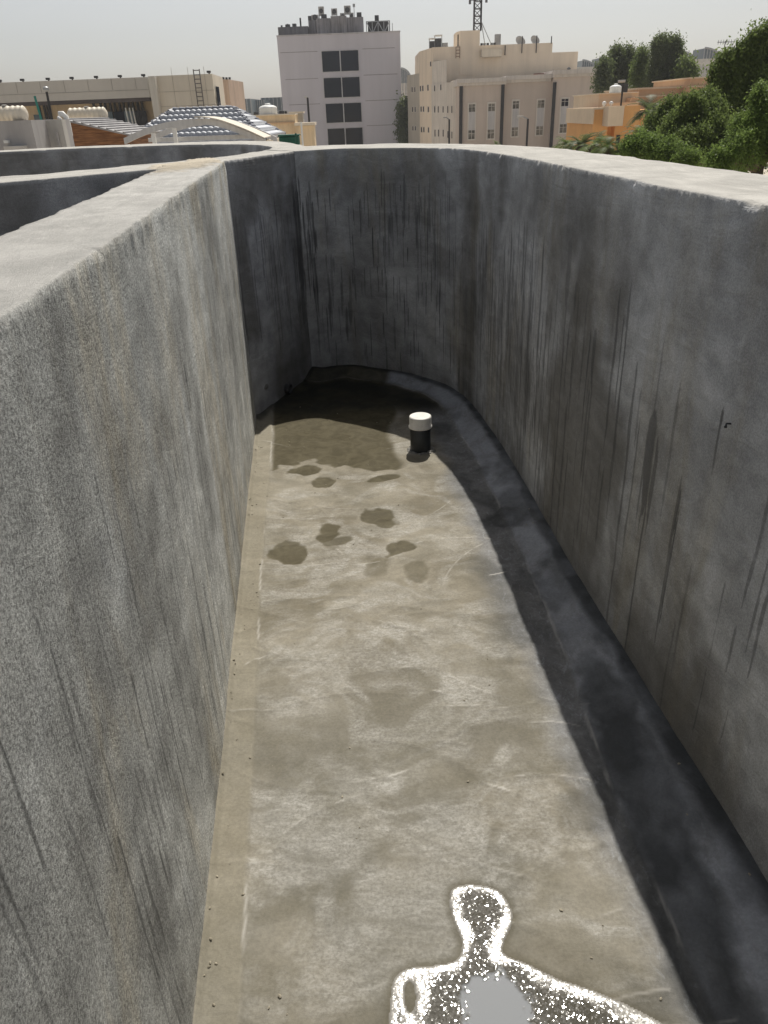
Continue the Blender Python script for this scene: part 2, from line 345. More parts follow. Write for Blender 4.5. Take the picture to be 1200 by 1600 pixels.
W3 = [(-.43, 4.70, -.63, 5.00), (-.31, 4.765, -.40, 5.37), (-.17, 4.79, -.239, 5.36), (-.02, 4.70, .0, 5.31), (.14, 4.60, .25, 5.12), (.30, 4.45, .45, 4.85), (.425, 4.26, .61, 4.62), (.505, 4.0, .75, 4.33),
      (.55, 3.70, .85, 3.95), (.586, 3.40, .90, 3.62), (.608, 3.1, .93, 3.2), (.634, 2.7, .955, 2.75), (.658, 2.35, .985, 2.4), (.682, 2.05, 1.01, 2.1), (.708, 1.75, 1.02, 1.77), (.738, 1.42, 1.03, 1.43), (.772, 1.05, 1.05, 1.05), (.80, .6, 1.07, .6), (.81, 0, 1.07, 0), (.78, -.6, 1.04, -.65), (.70, -1.1, .96, -1.2), (.60, -1.42, .86, -1.52)]
parapet('tall curved grey wall closing the far end and right side, streaked with dark drips', W3, M_right, .003, .0085, drips_right, stains_right, None, 4)
W4 = [(-.63, 5.00, -.40, 5.37), (-.632, 5.29, -.445, 5.55), (-.675, 5.62, -.50, 5.80), (-.80, 6.05, -.62, 6.33), (-1.02, 6.40, -.86, 6.95), (-1.34, 6.66, -1.3, 7.35), (-1.75, 6.83, -1.75, 7.45), (-2.2, 6.89, -2.3, 7.45), (-2.97, 6.80, -3.1, 7.30), (-3.9, 6.5, -4.1, 6.98), (-5.0, 6.0, -5.2, 6.4)]
parapet('low rear wall curving round behind the left cavity with a smooth dark inner face', W4, M_mid, .02, .02, None, stains_mid, None, 8, hw=HW-.003)
W5 = [(.60, -1.42, .86, -1.52), (.35, -1.55, .5, -1.78), (.1, -1.6, .1, -1.84), (-.188, -1.4, -.3975, -1.4)]  # unseen closing wall, added to cut sky light from behind the camera
parapet('short grey wall closing the near end of the channel behind the viewer', W5, M_mid, .03, .03, None, None, None, 12)

# ------------------------------------------------------------------ channel floor
def seg_dist(x, y, P):
    d = np.full(x.shape, 9.)
    for a, b in zip(P[:-1], P[1:]):
        a = np.array(a); b = np.array(b); e = b-a; t = np.clip(((x-a[0])*e[0]+(y-a[1])*e[1])/(e@e), 0, 1)
        d = np.minimum(d, np.hypot(x-a[0]-t*e[0], y-a[1]-t*e[1]))
    return d
OUT = np.array([(.108, 1.02), (.12, 1.05), (.165, 1.057), (.215, 1.04), (.236, 1.0), (.234, .965), (.212, .93), (.207, .90), (.25, .878), (.30, .848), (.36, .825), (.44, .785), (.50, .74), (.56, .66), (.53, .57), (.2, .56), (-.08, .57), (-.06, .62), (-.03, .70), (-.030, .76), (-.026, .80), (-.017, .855), (.01, .877), (.06, .882), (.112, .893), (.124, .93), (.112, .975)])
def closed(P, k=6):
    n_ = len(P); t = np.arange(n_*k)/k; i = np.floor(t).astype(int); f = (t-i)[:, None]; a, b, c, d = P[(i-1) % n_], P[i % n_], P[(i+1) % n_], P[(i+2) % n_]
    return .5*((2*b)+(-a+c)*f+(2*a-5*b+4*c-d)*f**2+(-a+3*b-3*c+d)*f**3)
def sdf(P, X, Y):
    d = seg_dist(X, Y, [tuple(p) for p in P]+[tuple(P[0])]); ins = np.zeros(X.shape, bool)
    for (x0, y0), (x1, y1) in zip(P, np.roll(P, -1, 0)):
        if y0 == y1: continue
        ins ^= ((y0 > Y) != (y1 > Y)) & (X < (x1-x0)*(Y-y0)/(y1-y0)+x0)
    return np.where(ins, d, -d)
def sdfpud(x, y):
    m = (y < 1.15) & (y > .45) & (x > -.15) & (x < .65); o = np.full(x.shape, -9.); o[m] = sdf(closed(OUT, 3), x[m], y[m]); return o
gs = .005; gx = np.arange(-.95, .95, gs); gy = np.arange(-1.7, 4.95, gs); GX, GY = np.meshgrid(gx, gy, indexing='ij')
PR = catmull(np.array(W3)[:, :2], np.linspace(0, len(W3)-1, 90)); dr = seg_dist(GX, GY, [tuple(p) for p in PR[::1]])
dl = np.abs(GX-(-.320-.094*GY))*.9956; dret = seg_dist(GX, GY, [(-.69, 3.94), (-.43, 4.70)])
n1 = fbm(GX*5, GY*5, 101, 4); n2 = fbm(GX*22, GY*22, 102, 4); n3 = fbm(GX*1.4, GY*1.4, 103, 3); nm = fbm(GX*12, GY*12, 104, 3)
Z = (n3-.5)*.018+(n1-.5)*.005
# trowel sweeps: arcs crossing the channel
ARC = np.zeros_like(GX); SCR = np.zeros_like(GX); r = np.random.default_rng(21)
for k in range(120):
    cx, cy = r.uniform(-.55, .55), r.uniform(.5, 3.7); Rr = r.uniform(.15, .6); a0 = r.normal(math.pi/2, .5)+(math.pi if r.random() < .35 else 0); sp = r.uniform(.15, .55)
    ox, oy = cx-Rr*math.cos(a0), cy-Rr*math.sin(a0)
    x0, x1 = max(int((cx-.45+.95)/gs), 0), min(int((cx+.45+.95)/gs), len(gx)); y0, y1 = max(int((cy-.45+1.7)/gs), 0), min(int((cy+.45+1.7)/gs), len(gy))
    if x1 <= x0 or y1 <= y0: continue
    sx, sy = GX[x0:x1, y0:y1], GY[x0:x1, y0:y1]; rr = np.hypot(sx-ox, sy-oy); aa = np.abs((np.arctan2(sy-oy, sx-ox)-a0+math.pi) % (2*math.pi)-math.pi)
    env = sst(sp, sp*.5, aa); dd = rr-Rr+.01*(n1[x0:x1, y0:y1]-.5)
    Z[x0:x1, y0:y1] += .0016*env*np.exp(-(dd/.006)**2)-.0012*env*np.exp(-((dd+.03)/.02)**2)
    if k % 3 == 0: SCR[x0:x1, y0:y1] = np.maximum(SCR[x0:x1, y0:y1], env*sst(.0042, .001, np.abs(dd))*r.uniform(.15, .55)*sst(.45, .62, n2[x0:x1, y0:y1]))
    ARC[x0:x1, y0:y1] = np.maximum(ARC[x0:x1, y0:y1], env*sst(.05, .0, np.abs(dd-.03))*r.uniform(.2, .7))
# screed strips beside the walls: left strip slightly raised with a fine ridge, right a sloped fillet
le = .082+.006*(fbm(GY*3, GY*0, 110, 3)-.5)*2+.004*np.sin(GY*2.2); re = .135+.075*sst(2.3, 1.1, GY)+.014*(fbm(GY*2.5, GY*0+4, 111, 3)-.5)*2
Z += .006*sst(le+.006, le-.006, dl)+.010*sst(.02, 0, dl)
Z += .0025*np.exp(-((dl-le)/.004)**2)*sst(.3, .6, fbm(GY*9, GY*0+2, 112, 3))
SCR = np.maximum(SCR, sst(.0045, .001, np.abs(dl-le))*sst(.5, .68, fbm(GX*9, GY*7, 113, 3))*.4)
SCR = np.maximum(SCR, sst(.006, .001, np.abs(dr-re-.004+(n2-.5)*.012))*sst(.42, .6, fbm(GX*6, GY*6, 114, 3))*.30)
FWR = sst(re+.16, re, dr)*((nm-.5)*.003+(n2-.5)*.003)
Z += .040*sst(re+.02, 0, dr)+.006*sst(re+.012, re-.004, dr+(n2-.5)*.02); Z += .02*sst(.10, 0, dret)
Z += .005*np.exp(-((dr-re-.01)/.006)**2)*sst(.3, .5, n1)+FWR
# dampness
WET = np.zeros_like(GX)
def blob(cx, cy, rx, ry, a=0, s=1., soft=.1, rag=1.0):
    ca, sa = math.cos(a), math.sin(a); x = GX-cx; y = GY-cy; d = np.hypot((x*ca+y*sa)/rx, (-x*sa+y*ca)/ry)+(n1-.5)*rag*.5+(nm-.5)*rag*1.3+(n2-.5)*rag*.35
    return sst(1+soft, 1-soft, d)*s
for b in [(-.364, 2.485, .072, .085, .3, .9), (-.385, 2.54, .055, .06, 0, .8), (-.232, 2.65, .056, .085, 0, .95), (-.19, 2.56, .06, .035, .5, .7), (-.02, 2.755, .06, .085, .4, .9), (-.005, 2.70, .035, .05, .5, .8),
          (.067, 2.495, .062, .055, .4, .9), (.113, 2.34, .042, .065, 0, .6, .2), (-.032, 2.345, .045, .055, 0, .5, .25), (-.273, 3.114, .062, .07, -.4, .95), (-.003, 3.124, .06, .035, .2, .95),
          (-.37, 3.27, .085, .055, .1, 1)]: WET = np.maximum(WET, blob(*b))
big = sst(-.012, .012, GY-3.27-.09*np.sin((GX+.52)*9)+(n1-.5)*.10+(nm-.5)*.14)*sst(.27, .21, GX+.035*np.sin(GY*9)-(-.18)+(n1-.5)*.10)*sst(.0, .02, dl-le)
WET = np.maximum(WET, big)
WET = np.maximum(WET, sst(3.9, 4.15, GY+(n1-.5)*.2)*.95*sst(.10, .16, np.minimum(dr, dret)+(n1-.5)*.06))
DARK = np.zeros_like(GX)       # soaked black-green cement at the right wall's foot, plus painted far-end shade
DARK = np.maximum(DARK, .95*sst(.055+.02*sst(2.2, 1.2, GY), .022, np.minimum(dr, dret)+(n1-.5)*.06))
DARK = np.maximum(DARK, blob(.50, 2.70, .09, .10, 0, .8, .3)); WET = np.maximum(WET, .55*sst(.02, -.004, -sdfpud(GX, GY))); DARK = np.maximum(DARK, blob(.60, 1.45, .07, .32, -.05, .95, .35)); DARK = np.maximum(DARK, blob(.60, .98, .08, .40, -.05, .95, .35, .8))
DARK = np.maximum(DARK, .6*sst(.45, .62, fbm(GX*6+3, GY*4, 131, 4))*sst(.40, .30, dr)); DARK = np.maximum(DARK, .92*sst(3.9, 4.15, GY+(n1-.5)*.2)*sst(.10, .2, dr+(n1-.5)*.06))  # second mask darkens the far-end colour to deepen its shadow
DARK = np.clip(DARK*(.55+.75*nm+.3*(n2-.5)), 0, 1); SHADE_STRIP = sst(.33, .24, dr+(nm-.5)*.06)*sst(1., 1.5, GY+1)  # strip in the right wall's shadow, mask for a painted shade tint
GREY = np.clip(sst(.38, .6, fbm(GX*2.2, GY*1.8+3, 141, 3))*sst(2.3, 1.1, GY)+.5*sst(1.5, .9, GY), 0, 1)      # near part is greyer and still drying
EDGE = np.clip(sst(le+.01, le-.01, dl), 0, 1)
FIL = sst(re+.015, re-.01, dr)
wx = fbm(GX*3, GY*3, 160, 3)-.5; wy = fbm(GX*3+7, GY*3, 161, 3)-.5
EFF = np.clip(.62*fbm(GX*4+wx*5, GY*7.5+wy*6, 151, 5)+.38*fbm(GX*14+wx*9, GY*30+wy*14, 152, 4), 0, 1)
Z += (n2-.5)*.0018*(1-WET*.7)-.0012*WET
V = np.column_stack([GX.ravel(), GY.ravel(), Z.ravel()]); ii = np.arange(GX.size).reshape(GX.shape)
F = np.stack([ii[:-1, :-1], ii[1:, :-1], ii[1:, 1:], ii[:-1, 1:]], -1)
inside = ((GX > -.40-.094*GY-.10) & (GX < .92))
F = F[inside[:-1, :-1]].reshape(-1, 4)
me = npmesh('channel_floor', V, F, V[:, :2], {'wet': WET, 'dark': DARK, 'scr': SCR, 'arc': ARC, 'grey': GREY, 'edge': EDGE, 'fil': FIL, 'shade_strip': SHADE_STRIP, 'eff': EFF})
n = NT('screed'); p = n.geo(); wet, dark, scr, arc, grey, edge, fil, eff = [n.attr(k) for k in ('wet', 'dark', 'scr', 'arc', 'grey', 'edge', 'fil', 'eff')]
a = n.noise(p, 3.2, 6, .62, .8); c = n.mix(n.ss(a, .33, .67), (.165, .145, .104), (.275, .250, .196))
gr = n.mix(n.ss(n.noise(p, 7, 5, .6), .3, .7), (.125, .12, .10), (.19, .185, .165)); c = n.mix(n.ma('MULTIPLY', grey, .75), c, gr)
fine = n.noise(n.map(p, (30, 85, 20), rot=(0, 0, .25)), 1, 8, .8, .5); fine2 = n.noise(p, 130, 4, .7)
e1 = n.ma('MULTIPLY', n.ss(eff, .41, .67), n.ss(fine, .26, .78, .15, 1)); e1 = n.ma('ADD', n.ma('MULTIPLY', e1, .8), n.ma('MULTIPLY', n.ma('MULTIPLY', arc, n.ss(fine, .35, .7, .2, 1)), .6))
e1 = n.ma('MULTIPLY', e1, n.ma('SUBTRACT', 1, n.ma('MAXIMUM', wet, n.ma('MULTIPLY', edge, .85)))); e1 = n.ma('MULTIPLY', e1, n.ss(fine2, .3, .6, .5, 1))
c = n.mix(n.ma('MINIMUM', e1, .75), c, (.44, .43, .40))
ol = n.noise(n.map(p, (1, 1.4, 1), (4, 2, 0)), 4, 5, .6, 1.0); c = n.mix(n.ss(ol, .40, .72, 0, .6), c, (.14, .128, .095))
c = n.mix(n.ma('MULTIPLY', edge, .4), c, (.27, .245, .185))
c = n.mix(n.ma('MULTIPLY', n.attr('shade_strip'), .7), c, n.mix(n.ss(n.noise(p, 14, 6, .7, .8), .3, .7), (.13, .135, .145), (.24, .247, .262)))  # shade tint: bluish grey mixed into the colour of the shaded floor
c = n.mix(n.ma('MULTIPLY', fil, n.ss(n.noise(n.map(p, (9, 5, 1)), 1, 5, .65, .6), .3, .62, .35, .95)), c, (.34, .355, .385))
c = n.mix(n.ma('MULTIPLY', n.attr('shade_strip'), n.ss(n.noise(n.map(p, (1.6, .8, 1)), 24, 7, .75, 1.6), .52, .68, 0, .5)), c, (.40, .42, .45))
c = n.scale(c, .92)
c = n.scale(c, n.ma('MULTIPLY', n.ss(fine2, .3, .7, .90, 1.10), n.ss(n.noise(p, 38, 4, .6), .3, .7, .94, 1.06)))
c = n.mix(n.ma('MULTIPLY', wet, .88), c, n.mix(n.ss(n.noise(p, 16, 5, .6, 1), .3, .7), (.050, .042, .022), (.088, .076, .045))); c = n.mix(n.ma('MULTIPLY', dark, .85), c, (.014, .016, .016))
c = n.mix(n.ma('MULTIPLY', scr, n.ma('SUBTRACT', 1, n.ma('MULTIPLY', wet, .6))), c, (.58, .56, .52))
c = n.scale(c, n.ss(n.voro(p, 11), .006, .014, .35, 1))
h = n.ma('ADD', n.ma('MULTIPLY', fine, .0012), n.ma('MULTIPLY', fine2, .0005)); h = n.ma('MULTIPLY', h, n.ma('SUBTRACT', 1, n.ma('MULTIPLY', wet, .6)))
nb = n.t.nodes.new('ShaderNodeBump'); nb.inputs['Distance'].default_value = 1; n.put(nb.inputs['Height'], h)
M_floor = n.fin(c, n.ma('SUBTRACT', .78, n.ma('ADD', n.ma('MULTIPLY', wet, .08), n.ma('MULTIPLY', dark, .15))), nb.outputs[0], n.ma('SUBTRACT', .28, n.ma('MULTIPLY', wet, .2)))
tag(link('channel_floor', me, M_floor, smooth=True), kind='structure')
n = NT('roof_slab_cement'); M_slab = n.fin(n.mix(n.noise(n.geo(), 3, 5), (.16, .155, .145), (.25, .24, .22)), .85)
b = MB().prism([(-.98, 3.6), (-.75, 3.3), (-5, -1.9), (-5.2, 6.6), (-1.4, 7.1), (-.55, 5.6)][:0] or [(-5.3, -1.9), (1.12, -1.9), (1.12, 5.6), (-.3, 7.9), (-5.3, 7.9)], -.5, -.06)
tag(b.build('roof_slab', M_slab), kind='structure')
fz = lambda x, y: Z[np.clip(((x+.95)/gs).astype(int), 0, len(gx)-1), np.clip(((y+1.7)/gs).astype(int), 0, len(gy)-1)]
# loose crumbs of mortar and grit, too many to count, mostly along the feet of the walls
gm = MB(); rg = random.Random(4)
for k in range(150):
    y = rg.uniform(.55, 4.3); t = rg.random()
    x = (-.320-.094*y)+abs(rg.gauss(0, .03))+.008 if t < .45 else (np.interp(y, PR[::-1, 1][:70], PR[::-1, 0][:70])-.02-abs(rg.gauss(0, .05)) if t < .6 and y < 3.6 else rg.uniform(-.32-.094*y, .5))
    z = float(fz(np.array([x]), np.array([y]))[0]); q = rg.uniform(.0010, .0032)*(1.6 if rg.random() < .06 else 1)
    bmesh.ops.create_icosphere(gm.bm, subdivisions=1, radius=q, matrix=Matrix.Translation((x, y, z+q*.4))@Matrix.Rotation(rg.uniform(0, 3), 4, 'Z')@Matrix.Diagonal((1.4, .9, .7, 1)))
tag(gm.build('mortar_crumbs', simple('crumb', (.30, .27, .21), .4, .9, 60)), kind='stuff')
# puddle: a thin film of water, mirror-like with a painted sky sheen where it is deep, crisp sparkle where the grain pokes through
pg = .003; X, Y = np.meshgrid(np.arange(-.12, .62, pg), np.arange(.55, 1.14, pg), indexing='ij')
pn = fbm(X*14, Y*14, 201, 4)-.5
D = sdf(closed(OUT), X, Y)+pn*.006
for (hx, hy, ha, hb) in ((.014, .825, .011, .030),):
    D = np.minimum(D, (np.hypot((X-hx)/ha, (Y-hy)/hb)-1)*min(ha, hb)+pn*.01)
base = float(fz(np.array([.16]), np.array([.85]))[0])
# floor height, smoothed under the film
fl = fz(X, Y); k_ = np.ones(9)/9
for _ in range(2): fl = np.apply_along_axis(lambda v: np.convolve(np.pad(v, 4, 'edge'), k_, 'valid'), 0, fl); fl = np.apply_along_axis(lambda v: np.convolve(np.pad(v, 4, 'edge'), k_, 'valid'), 1, fl)
flat = sst(1.05, .8, np.hypot((X-.175)/.072, (Y-.80)/.066)+(fbm(X*40, Y*40, 203, 3)-.5)*.5+(fbm(X*150, Y*150, 206, 2)-.5)*.5)
rim = sst(.034, .006, D+(fbm(X*22, Y*22, 204, 3)-.5)*.045+(fbm(X*90, Y*90, 205, 2)-.5)*.012)
h = np.where(D > 0, .0012*np.sqrt(np.clip(D/.008, 0, 1)), -.004+0*D)
deep = flat; grainy = 0*D; zc = float((fl+h)[flat > .5].mean())
h = h+(zc-fl-h)*flat*(D > 0)
V = np.column_stack([X.ravel(), Y.ravel(), (fl+h+.0006+grainy*(D > .002)).ravel()]); ii = np.arange(X.size).reshape(X.shape)
F = np.stack([ii[:-1, :-1], ii[1:, :-1], ii[1:, 1:], ii[:-1, 1:]], -1)[(D > -.003)[:-1, :-1]].reshape(-1, 4)
me = npmesh('puddle', V, F, V[:, :2], {'deep': flat, 'rim': rim, 'film': sst(-.002, .010, D)})
n = NT('water_film'); dp = n.attr('deep'); rm = n.attr('rim'); p = n.geo()
cells = n.noise(p, 150, 2, .5, .5); cf = n.noise(p, 520, 2, .6); nf = n.ma('SUBTRACT', 1, dp)
hh = n.ma('MULTIPLY', n.ma('ADD', n.ma('MULTIPLY', cells, .0003), n.ma('MULTIPLY', cf, .00008)), nf)
nb = n.t.nodes.new('ShaderNodeBump'); nb.inputs['Distance'].default_value = 1; n.put(nb.inputs['Height'], hh)
vo = n.t.nodes.new('ShaderNodeTexVoronoi'); n.put(vo.inputs['Vector'], p); vo.inputs['Scale'].default_value = 290
vs = n.t.nodes.new('ShaderNodeVectorMath'); vs.operation = 'MULTIPLY_ADD'; n.put(vs.inputs[0], vo.outputs['Color']); vs.inputs[1].default_value = (.22, .22, 0); vs.inputs[2].default_value = (-.11, -.11, 0)
v2 = n.t.nodes.new('ShaderNodeVectorMath'); v2.operation = 'SCALE'; n.put(v2.inputs[0], vs.outputs[0]); n.put(v2.inputs['Scale'], n.ma('MULTIPLY', nf, n.ss(rm, 0, 1, 1.7, .8)))
v3 = n.t.nodes.new('ShaderNodeVectorMath'); n.put(v3.inputs[0], v2.outputs[0]); n.put(v3.inputs[1], nb.outputs[0]); v4 = n.t.nodes.new('ShaderNodeVectorMath'); v4.operation = 'NORMALIZE'; n.put(v4.inputs[0], v3.outputs[0])
M_pud = n.fin(n.mix(dp, n.mix(rm, (.075, .07, .055), (.24, .23, .21)), (.21, .222, .235)), n.mix(dp, n.mix(rm, (.075,)*3, (.25,)*3), (.02,)*3), v4.outputs[0], n.ma('MULTIPLY', n.ss(dp, 0, .6, .85, .45), n.ss(n.attr('film'), 0, 1, .25, 1)))  # grey-blue base colour of the deep part stands for reflected sky
tag(link('puddle', me, M_pud, smooth=True), 'bright glinting puddle shaped like a head and shoulders at the bottom of the floor', 'puddle')

# ------------------------------------------------------------------ vent pipe
M_pvc = simple('pvc_white', (.76, .74, .70), .12, .45, 20, .4, streak=.05); M_black = simple('pipe_black', (.030, .034, .038), .45, .45, 12, .5)
vp = empty('vent_pipe', (.196, 3.455, 0), 'short black vent pipe with a white cap standing in the floor', 'pipe')
b = MB().lathe((.196, 3.455, 0), [(.050, -.02), (.051, .0), (.051, .128), (.049, .13)], 40); b.build('pipe', M_black, vp, True)
b = MB().lathe((.196, 3.455, 0), [(.0545, .121), (.058, .1215), (.0585, .127), (.0555, .131), (.0545, .133), (.0545, .172), (.053, .1775), (.048, .180)], 48); o = b.build('cap', M_pvc, vp, False)
for pl in o.data.polygons: pl.use_smooth = len(pl.vertices) == 4
mb = MB()
for k in range(26):
    a = 2*math.pi*k/26+random.uniform(-.1, .1); rr = .056+random.uniform(-.004, .012)
    bmesh.ops.create_icosphere(mb.bm, subdivisions=1, radius=random.uniform(.007, .014), matrix=Matrix.Translation((.196+rr*math.cos(a), 3.455+rr*math.sin(a), .0))@Matrix.Diagonal((1.3, 1.3, .6, 1)))
mb.build('mortar_collar', M_slab, vp, True)
# drain outlet and mortar dabs at the foot of the return wall
A_, B_ = (-.69, 3.94), (-.43, 4.70); e_ = Vector((B_[0]-A_[0], B_[1]-A_[1], 0)).normalized(); nn_ = Vector((e_.y, -e_.x, 0))
def on_ret(px, py):
    u, z = hit(px, py, A_, B_); return Vector((*A_, 0))+e_*u+Vector((0, 0, z))
q = on_ret(447, 607); rotm = nn_.to_track_quat('Z', 'Y').to_matrix().to_4x4()
dr_ = MB().lathe(q-nn_*.02, [(.030, 0), (.031, .045), (.029, .05), (.024, .05), (.023, .02)], 24, rotm).build('drain_outlet', simple('pipe_grey', (.06, .06, .062), .3, .5, 20), None, True)
tag(dr_, 'small round grey drain outlet low in the dark return wall', 'drain outlet')
def dab(c, rx, ry, rz, label, nrm):
    bm = bmesh.new(); bmesh.ops.create_icosphere(bm, subdivisions=4, radius=1); rot = nrm.to_track_quat('Y', 'Z').to_matrix()
    for v in bm.verts:
        f = .6+.8*float(fbm(np.array(v.co.x*2+9), np.array(v.co.z*2+v.co.y), 31, 3)); v.co = rot @ Vector((v.co.x*rx*f, v.co.y*ry, v.co.z*rz*f))+Vector(c)
    me = bpy.data.meshes.new('mortar_dab'); bm.to_mesh(me); bm.free()
    return tag(link('mortar_dab', me, simple('mortar', (.20, .195, .185), .25, .9, 30, .1), smooth=True), label, 'mortar dab', 'dabs of mortar stuck to the walls')
dab(on_ret(416, 604), .022, .008, .014, 'pale dab of mortar on the dark return wall left of the drain outlet', nn_)
dab((.575, 3.66, .065), .02, .008, .05, 'pale dab of mortar at the foot of the right wall past the vent pipe', Vector((-1, .1, 0)))

u_, z_ = hit(1140, 663, (.686, 2.02), (.730, 1.50)); e2 = Vector((.730-.686, 1.50-2.02, 0)).normalized(); q = Vector((.686, 2.02, 0))+e2*u_+Vector((0, 0, z_))
tag(MB().tube([tuple(q+Vector((.02, 0, 0))), tuple(q+Vector((-.007, 0, .002))), tuple(q+Vector((-.011, -.007, -.003)))], [.002, .002, .0035], 8).build('bent_nail', M_black), 'small dark bent nail sticking out of the near right wall', 'nail')
# ================================================================== THE TOWN AROUND
n = NT('sandy_ground'); p = n.geo(); M_ground = n.fin(n.mix(n.noise(p, .08, 6, .6), (.44, .39, .32), (.56, .50, .42)), .9)
b = MB().lathe((0, 40, GZ), [(2600, -2), (2600, 0)], 96); tag(b.build('ground', M_ground), kind='structure')
M_asph = simple('asphalt', (.06, .06, .06), .2, .85, .5)
b = MB().box((0, 62, GZ+.02), (260, 9, .04)); tag(b.build('road', M_asph), kind='structure')
b = MB().box((0, 56.6, GZ+.07), (260, 1.8, .14)); tag(b.build('pavement', simple('paving', (.34, .31, .27), .2)), kind='structure')
n = NT('villa_render'); M_villa = n.fin(n.mix(n.noise(n.geo(), 1.2, 5), (.34, .33, .31), (.42, .40, .37)), .85)
tv = empty('villa', (-2, 3, GZ), 'grey rendered villa whose roof carries the parapet walls', 'building')
MB().prism([(-5.22, -1.92), (1.0, -1.92), (.98, 3.0), (.80, 4.1), (.25, 5.0), (-.45, 5.3), (-.8, 6.6), (-1.6, 7.3), (-5.22, 6.2)], GZ, -.503).build('wall', M_villa, tv)
MB().box((-2, -1.98, -4), (1.4, .12, 2.2)).build('window', simple('dark_pane', (.03, .035, .04), .1, .15), tv)
M_glass = simple('tinted_glass', (.010, .014, .026), .25, .08, .15, .15, streak=.05)
M_glassb = simple('blue_glass', (.10, .14, .17), .25, .2, .15, .5)
M_white = simple('white_paint', (.72, .72, .70), .08, .5, 1.5); M_dark = simple('dark_metal', (.04, .04, .043), .2, .5, 2)
M_steel = simple('galvanised', (.30, .31, .32), .2, .45, 2, .4, .3); M_cream = simple('cream_paint', (.70, .62, .50), .1, .8, .4)
M_unit = simple('unit_casing', (.42, .41, .39), .15, .6, 2); M_fan = simple('fan_grille', (.07, .07, .075), .3, .6, 4)

def prism_px(pts, z0=GZ, ztop=None):
    """pts: (px, py, Y) on the roof edge -> plan points and the roof height"""
    P = [at(*q) for q in pts]; return [(q.x, q.y) for q in P], (P[0].z if ztop is None else ztop)
class Facade:
    def __init__(s, A, B):
        s.A, s.B = Vector((A[0], A[1], 0)), Vector((B[0], B[1], 0)); s.e = (s.B-s.A).normalized(); s.n = Vector((s.e.y, -s.e.x, 0)); s.rz = math.atan2(s.e.y, s.e.x)
        if s.n.y > 0 and abs(s.n.y) > .3: s.n = -s.n
    def uv(s, px, py): return hit(px, py, s.A, s.B)
    def p(s, u, z, off=0): q = s.A+s.e*u+s.n*off; q.z = z; return q
    def box(s, mb, u0, u1, z0, z1, o0, o1):
        q = s.p((u0+u1)/2, (z0+z1)/2, (o0+o1)/2); mb.box(q, (abs(u1-u0), abs(o1-o0), z1-z0), s.rz); return mb
    def window(s, x0, y0, x1, y1, parent, frame_m, glass_m, fw=.08, name='window', off=.05, mull=0, sill=False):
        """ring frame standing proud of the wall with the pane set back in it"""
        u0, z1 = s.uv(x0, y0); u1, z0 = s.uv(x1, y1); f = MB()
        for a in ((u0, u1, z0, z0+fw), (u0, u1, z1-fw, z1), (u0, u0+fw, z0+fw, z1-fw), (u1-fw, u1, z0+fw, z1-fw)): s.box(f, a[0], a[1], a[2], a[3], -.02, off)
        for k in range(mull):
            um = u0+(u1-u0)*(k+1)/(mull+1); s.box(f, um-fw*.35, um+fw*.35, z0+fw, z1-fw, -.02, off-.01)
        w_ = f.build(name, frame_m, parent)
        g = s.box(MB(), u0+fw, u1-fw, z0+fw, z1-fw, -.02, .012).build('pane', glass_m, None); adopt(g, w_)
        if sill: 
            q = s.box(MB(), u0-.06, u1+.06, z0-.08, z0-.003, -.02, .12).build('sill', frame_m, None); adopt(q, w_)
        return w_
def lattice(mb, a, b_, w_, h_, n_, r_=.05):
    pass
# ---------------------------------------------------------------- grey tower
M_jt = simple('joint_grey', (.27, .26, .28))
Y = 130; A = at(432.4, 57.5, Y); B = at(625, 48.2, Y)
mt_ = simple('tower_panels', (.54, .53, .58), .05, .75, .12, streak=.05); ZT = A.z
tw = empty('office_tower', ((A.x+B.x)/2, Y, GZ), 'square grey office block with four pairs of large dark windows', 'building', None)
fT = Facade(A, B)
MB().prism([(A.x, Y), (B.x, Y), (B.x-.5, Y+22), (A.x+1, Y+22)], GZ, ZT).build('wall', mt_, tw)
cop = MB(); fT.box(cop, -.05, (B-A).length+.05, ZT+.003, ZT+.18, -.3, .06); cop.build('coping', simple('coping_grey', (.45, .44, .46)), tw)
rows = [(79.5, 113.5), (121.3, 154), (161.5, 193.2), (200.5, 231)]
for i, (y0, y1) in enumerate(rows):
    xo = [501.5, 504.6, 507.8, 510.9][i]; w_ = [58.7, 57.7, 56.9, 56][i]
    u0, z1 = fT.uv(xo, y0); u1, _ = fT.uv(xo+w_, y0-2.4); z0 = fT.uv(xo, y1)[1]; uc = (u0+u1)/2
    for (a, c_) in ((u0, uc-.0), (uc+.0, u1)):
        f = MB(); fw = .08
        for q in ((a, c_, z0, z0+fw), (a, c_, z1-fw, z1), (a, a+fw, z0+fw, z1-fw), (c_-fw, c_, z0+fw, z1-fw)): fT.box(f, q[0]+.004, q[1]-.004, q[2], q[3], -.02, .10)
        wo_ = f.build('window', simple('tower_frame', (.5, .5, .52)), tw)
        g = fT.box(MB(), a+fw, c_-fw, z0+fw, z1-fw, -.02, .03).build('pane', M_glass, None); adopt(g, wo_)
for (x0, y0, x1) in ((438, 82.5, 496), (446, 124.5, 497), (452, 164, 500), (566, 76.5, 617), (568, 117.5, 621), (571, 157.5, 622), (573, 196.5, 620)):
    u0, z0 = fT.uv(x0, y0); u1, _ = fT.uv(x1, y0-2.5); fT.box(MB(), u0, u1, z0-.04, z0+.04, 0, .012).build('panel_joint', M_jt, tw)
